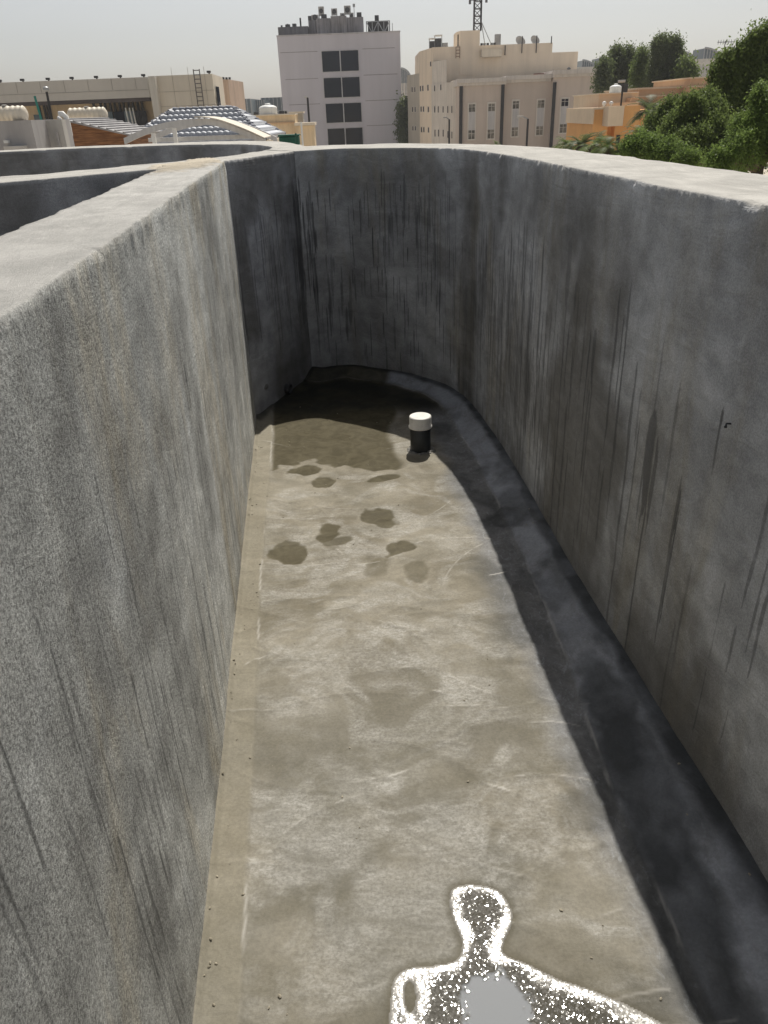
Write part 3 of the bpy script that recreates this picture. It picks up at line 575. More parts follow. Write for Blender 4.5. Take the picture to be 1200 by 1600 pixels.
# plant rooms on the roof
def roofbox(name, x0, x1, ytop, Yd, dep, mat, par, zb, ribs=0, y1=None):
    a = at(x0, ytop, Yd); c_ = at(x1, ytop-(x1-x0)*.045 if y1 is None else y1, Yd)
    m = MB().prism([(a.x, Yd), (c_.x, Yd), (c_.x, Yd+dep), (a.x, Yd+dep)], zb, a.z)
    for k in range(ribs):
        xx = a.x+(c_.x-a.x)*(k+.5)/ribs; m.box((xx, Yd-.05, (zb+a.z)/2), (.12, .1, a.z-zb-.02))
    return m.build(name, mat, par)
M_clad = simple('grey_cladding', (.27, .265, .28), .2, .7, .4, streak=.4); M_dk = simple('louvre_grey', (.13, .13, .14), .2, .7, .5, streak=.3)
roofbox('plant_screen', 434, 481, 42.5, Y+3, 6, M_dk, tw, ZT, 9)
roofbox('plant_room', 481.5, 493.5, 32, Y+4.2, 7, M_clad, tw, ZT, 3); roofbox('plant_room', 494, 516, 29, Y+2.4, 9, M_clad, tw, ZT, 6); roofbox('plant_room', 516.4, 541, 25.2, Y+1.5, 9, M_clad, tw, ZT, 7); roofbox('plant_room', 541.4, 567.5, 27.2, Y+2.4, 8.6, M_clad, tw, ZT, 7)
tr = MB(); a = at(573, 49, Y+2); c_ = at(609, 47.5, Y+2); t_ = at(577, 33, Y+2); zt = t_.z
for k in range(5):
    xx = a.x+(c_.x-a.x)*k/4
    for yy in (Y+2, Y+5): tr.box((xx, yy, (ZT+zt)/2), (.12, .12, zt-ZT))
    if k < 4:
        x2 = a.x+(c_.x-a.x)*(k+1)/4; z0_, z1_ = (ZT+.1, zt-.1) if k % 2 else (zt-.1, ZT+.1); tr.tube([(xx, Y+1.93, z0_), (x2, Y+1.93, z1_)], .07, 6)
for xx in (a.x, c_.x): tr.box((xx, Y+3.5, zt-.06), (.1, 3, .1))
for zz in (ZT+.1, zt-.06):
    for yy in (Y+2, Y+5): tr.box(((a.x+c_.x)/2, yy, zz), (c_.x-a.x, .1, .12))
tr.build('lattice_frame', M_steel, tw)
MB().box(((a.x+c_.x)/2, Y+3.5, (ZT+zt)/2+.1), (c_.x-a.x-.4, 2.2, (zt-ZT)*.85)).build('louvre_panel', M_dark, tw)
def ac_unit(px, py0, py1, wpx, Yd, label, zb=None, legs=True, mat=None, group='machines on the roof of the grey tower', fan=True):
    t = at(px, py0, Yd); q = at(px, py1, Yd); w_ = wpx*mpp(Yd); zb = q.z if zb is None else zb
    e = empty('rooftop_unit', (t.x, Yd, zb), label, 'rooftop unit', group); lg = (t.z-zb)*.35 if legs else .04
    MB().box((t.x, Yd, (t.z+zb+lg)/2), (w_, w_*.8, t.z-zb-lg)).build('casing', mat or M_unit, e, bevel=.02)
    if fan: MB().lathe((t.x, Yd-w_*.4-.01, (t.z+zb+lg)/2), [(w_*.36, 0), (w_*.36, .05), (w_*.06, .06)], 16, Matrix.Rotation(R(90), 4, 'X')).build('fan', M_fan, e)
    for sx in (-1, 1):
        for sy in (-1, 1): MB().box((t.x+sx*w_*.42, Yd+sy*w_*.3, zb+lg/2), (.08, .08, lg)).build('leg', M_steel, e)
    return e
zt_ = at(530, 25, Y+1.5).z; zt1 = at(505, 29, Y+2.4).z
ac_unit(501.5, 10.5, 25, 8, Y+5, 'leftmost of the three raised tank-like units on top of the grey tower', zt1)
ac_unit(522, 13.5, 25, 8.5, Y+5, 'middle one of the three raised units on top of the grey tower', zt_)
ac_unit(542.5, 9.2, 24, 9.5, Y+6, 'rightmost and tallest of the three raised units on top of the grey tower', zt_)
for i, (px, y0, w_) in enumerate(((483.8, 25, 5), (492, 23.5, 10), (506, 22.6, 8), (535, 20.6, 7), (549, 20, 6), (561, 19.5, 7))):
    ac_unit(px, y0, y0+7, w_, Y+4.8, ['small dark box unit at the left end of the tower plant room roof', 'wide pale unit beside the small dark box on the tower roof', 'low dark grille unit under the left raised unit of the tower', 'low unit between the middle and right raised units of the tower', 'low unit just right of the tallest raised unit of the tower', 'dark box unit at the right end of the tower plant room roof'][i], zt1 if i < 3 else at(555, 27.2, Y+2.4).z, False, M_fan if i in (0, 2, 5) else M_unit)
zs = at(455, 41.5, Y+3).z
for i, (px, w_) in enumerate(((440, 2.5), (449.5, 7), (459.8, 6))):
    ac_unit(px, 39.5-i*1.2, 43, w_, Y+5, ['tiny dark unit at the left edge of the tower roof screen', 'wide low unit on the left roof screen of the tower', 'narrow low unit beside the wide one on the left roof screen of the tower'][i], zs, False, M_dk)
ac_unit(588.5, 24, 32.5, 6, Y+4, 'dark square unit on top of the lattice frame of the tower', zt, False, M_fan)
def pole(px, y0, y1, Yd, r_, label, name='antenna_pole', cat='antenna pole', zb=None, mat=None, group=None, tip=None):
    t = at(px, y0, Yd); q = at(px, y1, Yd); zb = q.z if zb is None else zb
    m = MB().tube([(t.x, Yd, zb), (t.x, Yd, t.z)], r_, 6)
    if tip: m.box((t.x, Yd, t.z-tip*.4), (tip*.7, tip*.4, tip*.8))
    return tag(m.build(name, mat or M_dark), label, cat, group)
pole(552.8, 6, 25, Y+4, .05, 'thin antenna pole with a small head beside the tallest tower unit', zb=zt_, mat=M_steel, tip=.5)
pole(469, 28, 42, Y+5, .14, 'thick dark vent pole left of the tower plant rooms', zb=zs)
pole(613, 36, 48, Y+2, .05, 'short thin pole at the right end of the tower roof', zb=ZT, mat=M_steel)

# ---------------------------------------------------------------- beige hospital-like block in the middle
bl = empty('apartment_block', (20, 112, GZ), 'large beige block stepping up behind a pinkish wing with tall windows', 'building')
M_be = simple('beige_render', (.78, .665, .53), .07, .85, .2, streak=.08); M_bs = simple('beige_side', (.47, .43, .37), .08, .85, .2, streak=.1); M_wing = simple('pinkish_render', (.53, .46, .405), .07, .85, .2, streak=.08)
M_trim = simple('trim_beige', (.58, .54, .50), .08); M_bside = simple('grey_beige_render', (.60, .555, .50), .06)
# main slab
a0 = at(637.5, 119, 124); a1 = at(655, 87, 121); a2 = at(676.5, 77.5, 114); a3 = at(863.5, 68.5, 114); a4 = at(903.5, 80, 114)
zm = at(700, 76.5, 114).z
MB().prism([(a2.x, 114), (a4.x, 114), (a4.x, 132), (a1.x, 132), (a1.x, 121)], GZ, at(903, 80.5, 114).z).build('wall', M_be, bl)
MB().prism([(a2.x+.02, 114.02), (a3.x, 114.02), (a3.x, 131.9), (a1.x+.03, 131.9), (a1.x+.03, 121)], at(903, 80.5, 114).z-.2, zm+.25).build('wall', M_be, bl)
q0 = at(656, 111, 122); MB().prism([(a0.x, 126), (a1.x+.05, 121.3), (a1.x+.05, 133), (a0.x+.4, 136)], GZ, at(645, 116, 123).z).build('wall', M_bs, bl)
# stair tower
s0 = at(713, 51, 115.6); s1 = at(719.5, 48.2, 113.93); s2 = at(750, 47.2, 113.93)
MB().prism([(s1.x, 113.93), (s2.x, 113.93), (s2.x, 119), (s0.x, 119), (s0.x, 115.6)], zm-3, s1.z).build('stair_tower', M_be, bl)
# lower front-left block with side windows
g0 = at(676.5, 97, 112.5); g1 = at(698, 93, 109); g2 = at(717, 129, 106)
MB().prism([(g0.x-.1, 113.9), (g0.x-.1, 112.5), (g1.x, 109), (g2.x+1, 106.5), (g2.x+1, 113.9)], GZ, at(698, 129, 109).z).build('wall', M_bside, bl)
MB().prism([(g0.x, 113.9), (g0.x, 112.6), (g1.x, 109.1), (g1.x, 113.9)], at(698, 129, 109).z-.1, g1.z).build('wall', M_bside, bl)
# wing: three bays stepping forward a little
zw = at(750, 133.5, 104).z; xs = [at(717.3, 135, 104).x, at(787.8, 133, 104).x, at(864.3, 128, 103.2).x, at(938.3, 125, 102.2).x]; ys = [104, 104.5, 102.8]
MB().prism([(xs[0], 104), (xs[1], 103.7), (xs[1], 113.9), (xs[0], 113.9)], GZ, zw).build('bay_wall', M_wing, bl)
MB().prism([(xs[1]+.003, 104.3), (xs[2]-.003, 103.9), (xs[2]-.003, 113.9), (xs[1]+.003, 113.9)], GZ, zw+.15).build('bay_wall', M_wing, bl)
MB().prism([(xs[2], 103.0), (xs[3], 102.4), (xs[3]+.8, 113.9), (xs[2], 113.9)], GZ, zw+.5).build('bay_wall', M_wing, bl)
for (x0, x1, y0, y1, dz) in ((xs[0]-.3, xs[1]+.15, 103.85, 103.55, 0), (xs[1]+.16, xs[2]-.16, 104.15, 103.75, .15), (xs[2]-.15, xs[3]+.3, 102.85, 102.25, .5)):
    MB().prism([(x0, y0-.12), (x1, y1-.12), (x1, 113.8), (x0, 113.8)], zw+dz+.003, zw+dz+.28).build('cornice', M_trim, bl)
    MB().prism([(x0, y0-.36), (x1, y1-.36), (x1, 113.7), (x0, 113.7)], zw+dz+.283, zw+dz+.75).build('cornice', M_trim, bl)
fW = [Facade((xs[0], 104), (xs[1], 103.7)), Facade((xs[1], 104.3), (xs[2], 103.9)), Facade((xs[2], 103.0), (xs[3], 102.4))]
for k, (x, yy) in enumerate(((xs[0]+.25, 103.85), (xs[1]-.2, 103.6), (xs[2]+.15, 102.9), (xs[3]-.25, 102.3))):
    MB().box((x, yy, (GZ+zw+.1)/2), (.38, .25, zw-GZ-.1)).build('downpipe', M_dark, bl)
M_spn = simple('spandrel', (.50, .49, .49), .06, .7); M_wfr = simple('window_trim', (.62, .58, .53), .05, .7)
M_pane = simple('curtained_pane', (.20, .19, .165), .8, .2, 1.6, .5, streak=.0)
for (f, x0, x1, y0, y1) in ((0, 731, 744.3, 160.5, 219.5), (0, 761.5, 775.2, 159.5, 218.5), (1, 799.8, 813, 155.5, 215), (1, 838.8, 852.5, 154.3, 213), (2, 876, 890.3, 152, 209.5), (2, 905.8, 920.3, 150.5, 208)):
    F_ = fW[f]; u0, z1 = F_.uv(x0, y0); u1, _ = F_.uv(x1, y0-.6); z0 = F_.uv((x0), y1)[1]; wf = .13
    fr = MB()
    for q in ((u0, u0+wf, z0, z1), (u1-wf, u1, z0, z1), (u0+wf, u1-wf, z1-.18, z1), (u0+wf, u1-wf, z0, z0+.14)): F_.box(fr, q[0], q[1], q[2], q[3], -.05, .10)
    wo_ = fr.build('window', M_wfr, bl); H_ = z1-z0
    zz1 = z0+H_*.27; zz2 = z0+H_*.76
    g = F_.box(MB(), u0+wf, u1-wf, zz1, zz2, -.05, .05).build('spandrel', M_spn, None); adopt(g, wo_)
    for (za, zb_) in ((z0+.14, zz1), (zz2, z1-.18)):
        g = F_.box(MB(), u0+wf, u1-wf, za, zb_, -.05, .02).build('pane', M_pane if (x0*7+za*3) % 3 > 1.2 else M_glass, None); adopt(g, wo_)
        m_ = MB(); F_.box(m_, (u0+u1)/2-.02, (u0+u1)/2+.02, za, zb_, .0, .06); F_.box(m_, u0+wf, u1-wf, za+(zb_-za)*.62, za+(zb_-za)*.62+.035, 0, .055); q = m_.build('mullion', M_wfr, None); adopt(q, wo_)
# little windows of the side walls
fs = [Facade((a0.x, 126), (a1.x+.05, 121.3)), Facade((a1.x, 121), (a2.x, 114)), Facade((g0.x-.1, 112.5), (g1.x, 109)), Facade((g1.x, 109), (g2.x+1, 106.5))]
for f, L_ in ((0, [(644.3, 140, 9), (648.5, 140, 9), (644.8, 171, 9), (649, 171, 9), (645.5, 200.5, 8), (649.3, 200.5, 8)]),
              (1, [(657.3, 138.5, 9), (661, 138, 9), (669, 137, 10), (658.3, 170.5, 9), (662, 170.5, 9), (669.5, 171, 9), (658.8, 202.5, 9), (662.6, 202.5, 9), (669.8, 203, 9), (673.2, 100, 8)]),
              (2, [(679.3, 138, 10), (689, 136.5, 10), (679.5, 171, 11), (685, 171, 11), (692.6, 171, 11), (680, 208, 12), (685.3, 208, 12), (692.8, 208, 12)]),
              (3, [(699.8, 171, 12), (706.2, 171, 12), (700, 210, 12), (706.3, 211, 12)])):
    for (x, yy, hp) in L_:
        fs[f].window(x-1.1, yy-hp/2, x+1.1, yy+hp/2, bl, M_wfr, M_glass, .05, off=.04)
def ladder(x, Yd, z0, z1, w_, name, mat, par, r_=.04, step=.35, fn=None):
    m = MB(); fn = fn or (lambda u, z: (x+u, Yd, z))
    for s in (-1, 1): m.tube([fn(s*w_/2, z0), fn(s*w_/2, z1)], r_, 6)
    z = z0+.2
    while z < z1: m.tube([fn(-w_/2, z), fn(w_/2, z)], r_*.8, 5); z += step
    return m.build(name, mat, par)
la = at(715.3, 91, 113.6); lb = at(714, 73, 113.6); ladder(la.x, 113.6, la.z, lb.z, .5, 'ladder', simple('rusty_ladder', (.25, .16, .11), .2), bl, .05)
MB().box((s0.x+.32, 114.7, at(714, 65, 114).z), (.5, .08, 1.6)).build('door', M_dark, bl)
q = at(769, 82.5, 112.5); MB().box((q.x, 113.2, q.z), (2.6, 1.4, .85)).build('roof_tank_enclosure', M_cream, bl)
# railing and red benches on the wing roof
rl = MB(); r0 = at(865.5, 118, 105); r1 = at(902, 116, 105); zr = zw+1.25
for k in range(6): rl.tube([(r0.x+(r1.x-r0.x)*k/5, 105, zr), (r0.x+(r1.x-r0.x)*k/5, 105, r0.z+.55)], .035, 5)
for zz in (r0.z, r0.z+.5): rl.tube([(r0.x, 105, zz), (r1.x, 105, zz)], .035, 5)
rl.build('railing', simple('brown_rail', (.16, .09, .07), .2), bl)
q = at(842.5, 118.5, 107); tag(MB().box((q.x, 107, q.z), (1.4, .6, .35)).box((q.x, 107.32, q.z+.05), (1.3, .08, .45)).build('roof_bench', simple('red_brown', (.22, .07, .05), .2)), 'low red object lying on the roof of the pinkish wing', 'bench')
q = at(889, 105, 106); tag(MB().lathe((q.x, 106, zr), [(.22, 0), (.2, q.z-zr-.2), (.26, q.z-zr-.15), (.1, q.z-zr)], 12).build('flue', M_dark), 'black flue standing behind the rail on the wing roof', 'flue')
GRB = 'equipment on the roof of the beige block'
# framed units at the left roof corner
zr_ = zm+.02
for (px, y0, w_, lab) in ((674.8, 60, 9, 'lower of two dark sunshaded units at the left roof corner of the beige block'), (684.5, 55, 11.5, 'taller of two dark sunshaded units at the left roof corner of the beige block')):
    t = at(px, y0, 119); W_ = w_*mpp(119); e = empty('shaded_unit', (t.x, 119, zr_), lab, 'rooftop unit', GRB)
    MB().box((t.x, 119, (t.z+zr_)/2-.15), (W_*.75, 1, (t.z-zr_)*.75)).build('casing', M_fan, e); MB().box((t.x, 119, t.z-.05), (W_, 1.4, .1)).build('sunshade', M_white, e)
    for sx in (-1, 1): MB().tube([(t.x+sx*W_*.45, 118.6, zr_), (t.x+sx*W_*.45, 118.6, t.z-.1)], .05, 6).build('post', M_steel, e)
ac_unit(695.3, 67, 76, 8, 118, 'plain grey box unit right of the shaded units on the beige block', zr_, False, M_steel, GRB, False)
ac_unit(777.8, 53.5, 71, 8.5, 119, 'tall grey rounded unit standing alone on the beige block roof', zr_, False, M_steel, GRB, False)
def dish(px, py, Yd, rpx, zb, label, gr):
    t = at(px, py, Yd); r_ = rpx*mpp(Yd); e = empty('satellite_dish', (t.x, Yd, zb), label, 'satellite dish', gr)
    prof = [(r_*k/6, .35*r_*(k/6)**2) for k in range(1, 7)]; ax = (Matrix.Rotation(R(55), 4, 'X') @ Matrix.Rotation(.3, 4, 'Y'))
    MB().lathe((t.x, Yd, t.z-.1), [(.01, -.02)]+prof+[(r_*1.0, .35*r_+.03)]+[(p_[0], p_[1]+.03) for p_ in prof[::-1]], 20, ax).build('reflector', M_unit, e, True)
    MB().tube([(t.x, Yd+.2, zb), (t.x, Yd+.1, t.z)], .06, 6).build('mast', M_steel, e)
dish(812, 65, 118, 8, zr_, 'left of the two large satellite dishes on the beige block', GRB)
dish(835, 63.5, 118, 7.5, zr_, 'right of the two large satellite dishes on the beige block', GRB)
for px, y0, y1, lab in ((816.4, 56.5, 83, 'thin pole fixed to the front of the beige block below the left dish'), (839, 55.5, 82.5, 'thin pole fixed to the front of the beige block below the right dish'), (862, 56.5, 68, 'short pole with a small head at the right roof end of the beige block'), (789.5, 71, 86, 'dark pole beside the tank enclosure of the beige block')):
    pole(px, y0, y1, 113.8, .07, lab, group=GRB, mat=M_dark)
for k, px in enumerate((752.5, 757, 762, 768, 772.5)):
    lab = ['dark vent stub touching the stair tower, first in its row', 'second dark vent stub counting from the stair tower', 'middle one of five dark vent stubs beside the stair tower', 'fourth dark vent stub counting from the stair tower', 'dark vent stub nearest the tall grey unit, last in its row'][k]
    t = at(px, 68.8, 116); tag(MB().box((t.x, 116, zr_+.42), (.3, .3, .36)).build('roof_vent', M_dark), lab, 'roof vent', 'roof vents beside the stair tower')
# mast
q = at(746.5, 47, 114.5); mz = s1.z; mx = q.x; tm = empty('cell_tower', (mx, 115, mz), 'dark lattice phone mast with panel antennas on the stair tower', 'mast'); m = MB(); HT = 6.5
cs = [(-.45, -.45), (.45, -.45), (.45, .45), (-.45, .45)]
for c_ in cs: m.tube([(mx+c_[0], 115+c_[1], mz), (mx+c_[0], 115+c_[1], mz+HT)], .07, 6)
for k in range(8):
    z0 = mz+k*.8; 
    for i in range(4):
        p0, p1 = cs[i], cs[(i+1) % 4]; m.tube([(mx+p0[0], 115+p0[1], z0), (mx+p1[0], 115+p1[1], z0+.8)], .045, 5); m.tube([(mx+p0[0], 115+p0[1], z0+.8), (mx+p1[0], 115+p1[1], z0+.8)], .045, 5)
m.build('lattice', M_dark, tm)
for k, (dx, dy, z0, h_) in enumerate(((-1.05, -.3, 2.9, 2.0), (1.05, -.3, 3.0, 1.9), (-1.1, .4, 4.9, 1.6), (.2, -1.0, 3.8, 1.9), (1.0, .5, 5.0, 1.5))):
    MB().box((mx+dx, 115+dy, mz+z0+h_/2), (.28, .18, h_)).tube([(mx, 115, mz+z0+.4), (mx+dx, 115+dy, mz+z0+.4)], .04, 5).tube([(mx, 115, mz+z0+h_-.3), (mx+dx, 115+dy, mz+z0+h_-.3)], .04, 5).build('panel_antenna', M_dk, tm)
MB().lathe((mx+1.5, 114.6, mz+4.1), [(.05, 0), (.4, .1), (.42, .3), (.1, .34)], 16, Matrix.Rotation(R(80), 4, 'X')).build('drum_antenna', M_unit, tm)
for px, py in ((758, 70), (768, 69.5)):
    g = at(px, py, 115); MB().tube([(mx+.5, 115, mz+1.0), (g.x, 115.2, g.z)], .05, 5).build('brace', M_steel, tm)

def streetlamp(px, y0, Yd, arm, lab, name='street_lamp', gr='street lamps between the roofs', armz=.15, r_=.07):
    t = at(px, y0, Yd); e = empty(name, (t.x, Yd, GZ), lab, 'street lamp', gr)
    MB().tube([(t.x, Yd, GZ), (t.x, Yd, t.z)], [r_*1.4, r_], 8).build('pole', M_dark, e); MB().tube([(t.x, Yd, t.z-.02), (t.x+arm*.7, Yd, t.z+armz)], .04, 6).build('arm', M_steel, e)
    MB().box((t.x+arm, Yd, t.z+armz), (abs(arm)*.6+.1, .2, .1)).build('lamp_head', M_unit, e, bevel=.02)
streetlamp(825, 185.5, 58, -.55, 'street lamp with a single arm in front of the pinkish wing'); streetlamp(702, 186.5, 70, -.35, 'thin street lamp in front of the left side of the beige block')
t = at(974, 127, 62.5); q = at(974, 164.5, 62.5); e = empty('roof_lamp', (t.x, 62.5, q.z), 'dark lamp on a pole rising from the roof of the orange house', 'lamp')
MB().tube([(t.x, 62.5, q.z-.6), (t.x, 62.5, t.z)], .07, 8).build('pole', M_dark, e); MB().box((t.x-.15, 62.4, t.z), (.5, .25, .16)).build('lamp_head', M_unit, e, bevel=.03)
streetlamp(480.5, 152.5, 60, -.12, 'thin street lamp standing before the left side of the grey tower', armz=.03)

# ---------------------------------------------------------------- long building on the left
lb_ = empty('long_hall', (-26, 80, GZ), 'long low cream building with a dark glazed recess under a deep fascia', 'building')
M_fa = simple('fascia_grey', (.53, .50, .45), .06, .8, .15, streak=.06); M_fb = simple('cream_block', (.66, .60, .50), .06, .8, .15, streak=.08)
l0 = at(-60, 131.2, 80); l1 = at(229, 120.3, 80); zl = l1.z; zf = at(226, 152.3, 80).z
MB().prism([(l0.x, 80), (l1.x, 80), (l1.x, 95), (l0.x, 95)], zf, zl).build('fascia', M_fa, lb_)
j = MB(); 
zj = at(226, 140, 80).z; j.box(((l0.x+l1.x)/2, 79.99, zj), (l1.x-l0.x, .03, .03))
for k in range(9): j.box((l1.x-1.1-k*2.2, 79.99, (zj+zl)/2+.02), (.03, .03, zl-zj-.1))
j.build('panel_joint', simple('joint_dark', (.30, .28, .25)), lb_)
MB().prism([(l0.x, 84), (l1.x, 84), (l1.x, 94.9), (l0.x, 94.9)], GZ, zf-.003).build('recessed_wall', simple('recess_wall', (.60, .47, .31), .12, .8, .4), lb_)
MB().box(((l0.x+l1.x)/2, 80.6, zf-.16), (l1.x-l0.x-.1, 1.1, .3)).build('soffit', simple('soffit_brown', (.09, .075, .07)), lb_)
for k, px in enumerate((146, 157, 164, 172, 179, 186.5, 193, 201, 207.5, 215, 222, 60, 68, 73)):
    q = at(px, 165, 83.5); MB().box((q.x, 83.6, (zf+GZ)/2), (.16, .3, zf-GZ-.35)).build('window_bar', M_dark, lb_)
z1 = at(200, 173.5, 83).z
for (x0, x1, mt0) in ((120, 142, M_dark), (165, 174, M_glassb), (176, 192, M_glass), (192.6, 206, M_glassb), (206.6, 216, M_dark), (216.6, 227, M_dark), (50, 62, M_glassb)):
    a = at(x0, 170, 83.2); c_ = at(x1, 170, 83.2); MB().box(((a.x+c_.x)/2, 83.3, (z1+GZ)/2), (c_.x-a.x, .2, z1-GZ)).build('glazing', mt0, lb_)
for px in (168, 203, 209, 238/1.0-24):
    q = at(px, 185, 82); MB().tube([(q.x-.25, 82, at(px, 168, 82).z), (q.x+.3, 82, GZ)], .07, 6).build('awning_pole', M_white, lb_)
a = at(231, 120.6, 79.5); c_ = at(241.5, 121, 79.5); MB().prism([(a.x, 79.5), (c_.x, 79.5), (c_.x, 94), (a.x, 94)], GZ, zl+.03).build('pier', simple('pier_pale', (.56, .53, .47), .05), lb_)
a = at(242, 121, 80.3); c_ = at(331.5, 118.2, 80.3); e_x = c_.x
MB().prism([(a.x, 80.3), (c_.x, 80.3), (at(342, 119, 86).x, 88), (a.x, 93)], GZ, zl+.07).build('block_wall', M_fb, lb_)
fE = Facade((c_.x, 80.3), (at(342, 119, 86).x, 88))
j = MB(); 
for yy in (142, 165): q = at(300, yy, 80.3); j.box(((a.x+c_.x)/2, 80.29, q.z), (c_.x-a.x, .03, .03))
for k in range(3): j.box((a.x+1.6+k*1.5, 80.29, (zl+zf)/2-1), (.03, .03, 5))
j.build('panel_joint', simple('joint_cream', (.40, .365, .31)), lb_)
q = at(314, 165, 79.7); ladder(q.x, 79.7, at(316, 168, 79.7).z, at(309, 108, 79.7).z, .55, 'ladder', simple('dark_ladder', (.13, .12, .115)), lb_, .05)
a = at(333, 146, 80); MB().box((e_x+.12, 81.6, at(335, 160, 81).z), (.1, 1.2, 2.6)).build('window', M_glass, lb_)
a = at(339.5, 124.5, 90); c_ = at(356.5, 129, 90)
rb = empty('tan_annexe', (a.x, 90, GZ), 'narrow reddish tan building end just right of the long cream building', 'building')
MB().prism([(a.x, 90), (c_.x, 90), (c_.x+.4, 98), (a.x, 98)], GZ, a.z).build('wall', simple('tan_render', (.56, .43, .34), .08, .85, .4, streak=.2), rb)
for k in range(4): MB().box((a.x+.35+k*.32, 89.9, a.z+.1+random.uniform(-.04, .06)), (.2, .3, .2)).build('roof_fixture', M_dark, rb)
fp = None
for k, (px, py) in enumerate(((1, 131.5), (36, 129.5), (76, 127.8), (113, 126), (151, 124), (188, 122), (224.5, 120.5), (327, 118.2))):
    q = at(px, py, 80.4)
    if fp is None:
        fp = empty('roof_floodlight', (q.x, 80.4, zl), 'x', 'floodlight', 'floodlights along the roof edge of the long cream building')
        MB().box((q.x, 80.35, zl+.17), (.36, .24, .18)).build('lamp_head', M_dark, fp, bevel=.03); MB().box((q.x, 80.5, zl+.05), (.12, .12, .11)).build('bracket', M_dark, fp); o = fp
    else: o = copy_tree(fp); o.location = (q.x, 80.4, zl+(.07 if k == 7 else .002))
    o['label'] = ['floodlight at the far left picture edge on the long cream building', 'second floodlight from the left on the long cream building roof edge', 'third floodlight from the left on the long cream building roof edge', 'fourth floodlight from the left, above the left end of the glazed recess', 'floodlight above the middle of the glazed recess, fifth from the left', 'floodlight above the right half of the glazed recess, sixth from the left', 'floodlight at the pale pier of the long cream building', 'floodlight right of the roof ladder on the long cream building'][k]

# ---------------------------------------------------------------- distant glass buildings
def slab(x0, x1, ytop, Yd, dep, mat, label, name='glass_building', extra=0, nfl=5, nb=6, mm=None, grp='distant buildings on the skyline', ytop2=None):
    a = at(x0, ytop, Yd); c_ = at(x1, ytop-(x1-x0)*.038 if ytop2 is None else ytop2, Yd); e = empty(name, ((a.x+c_.x)/2, Yd, GZ), label, 'building', grp)
    MB().prism([(a.x, Yd), (c_.x, Yd), (c_.x, Yd+dep), (a.x, Yd+dep)], GZ, a.z).build('wall', mat, e)
    m = MB()
    for k in range(1, nfl): m.box(((a.x+c_.x)/2, Yd-.03, a.z-k*3.4), (c_.x-a.x-.1, .12, .35))
    for k in range(nb+1): m.box((a.x+(c_.x-a.x)*k/nb, Yd-.04, (a.z+GZ)/2), (.25, .14, a.z-GZ-.05))
    m.build('mullion', mm or M_steel, e); return e
M_dgl = simple('far_glass', (.10, .13, .155), .25, .3, .06, .4)
slab(356, 391, 155.5, 215, 20, M_dgl, 'blue grey glass building nearest the tan annexe on the skyline'); slab(391.5, 412, 156.5, 225, 20, M_glassb, 'lighter glass building behind the white water tank'); slab(408, 445, 153, 240, 20, M_dgl, 'darker glass building touching the left edge of the grey tower')
slab(627, 641, 130, 190, 15, simple('pale_far', (.42, .41, .39)), 'pale building in the gap between grey tower and beige block', 'pale_building', nfl=4, nb=3, mm=M_trim)
def curved_glass(x0, x1, yb, yt, Yd, lab, flip=False):
    """skylight: a quarter-dome of glazing, tall at one side and curving down to the other"""
    a = at(x0, yb, Yd); c_ = at(x1, yb, Yd); zt = at(x0, yt, Yd).z; zb = a.z-5; W_ = c_.x-a.x; e = empty('curved_skylight', (a.x, Yd, zb), lab, 'skylight', 'curved glass skylights on the far skyline')
    P = [(k/12, (1-(k/12)**2)**.6*.72+.28) for k in range(13)]
    m = MB(); pts = [(a.x+(1-u if flip else u)*W_, zb+(zt-zb)*1) for u, v in P]
    bm = m.bm; f_, b_ = [], []
    for u, v in P:
        x = a.x+(1-u if flip else u)*W_; z = a.z-.5+(zt-a.z+.5)*((1-u*u)**.5*.85+.15*(1-u)); f_.append(bm.verts.new((x, Yd, z))); b_.append(bm.verts.new((x, Yd+8, z)))
    lo = [bm.verts.new((v.co.x, Yd, zb)) for v in f_]; lb2 = [bm.verts.new((v.co.x, Yd+8, zb)) for v in f_]
    for i in range(12):
        bm.faces.new((lo[i], lo[i+1], f_[i+1], f_[i])); bm.faces.new((f_[i], f_[i+1], b_[i+1], b_[i])); bm.faces.new((lb2[i+1], lb2[i], b_[i], b_[i+1])); bm.faces.new((lo[i+1], lo[i], lb2[i], lb2[i+1]))
    bm.faces.new((lo[0], f_[0], b_[0], lb2[0])); bm.faces.new((lo[-1], lb2[-1], b_[-1], f_[-1]))
    tops = [v.co.copy() for v in f_]; m.build('glazing', M_dgl, e)
    r_ = MB()
    for i in range(0, 13, 2): r_.box((tops[i].x, Yd-.1, (tops[i].z+zb)/2), (.22, .2, tops[i].z-zb))
    r_.tube([(v.x, Yd-.1, v.z+.1) for v in tops], .22, 5); r_.build('rib', M_steel, e)
Yd = 230
for (x0, x1, yb, yt, lab) in ((627, 642, 122, 107, 'curved glass skylight in the gap right of the grey tower'), (909, 929, 106, 94.5, 'curved glass skylight just right of the beige block roof'), (936, 955, 105, 90.5, 'curved glass skylight left of the far trees'), (1063, 1086, 95, 81, 'curved glass skylight between the far trees and the TV aerial'), (1099, 1126, 91, 75.5, 'largest curved glass skylight, left of the TV aerial')):
    curved_glass(x0, x1, yb, yt, Yd, lab)
M_pale = simple('pale_render', (.52, .50, .46), .08, .8, .2)
slab(900, 966, 105, 225, 20, M_pale, 'long pale building under the curved skylights right of the beige block', 'pale_building', nfl=2, nb=4, mm=M_trim)
slab(1058, 1128, 93.5, 170, 15, M_pale, 'pale stepped building below the largest curved skylight', 'pale_building', nfl=3, nb=2, mm=M_trim)
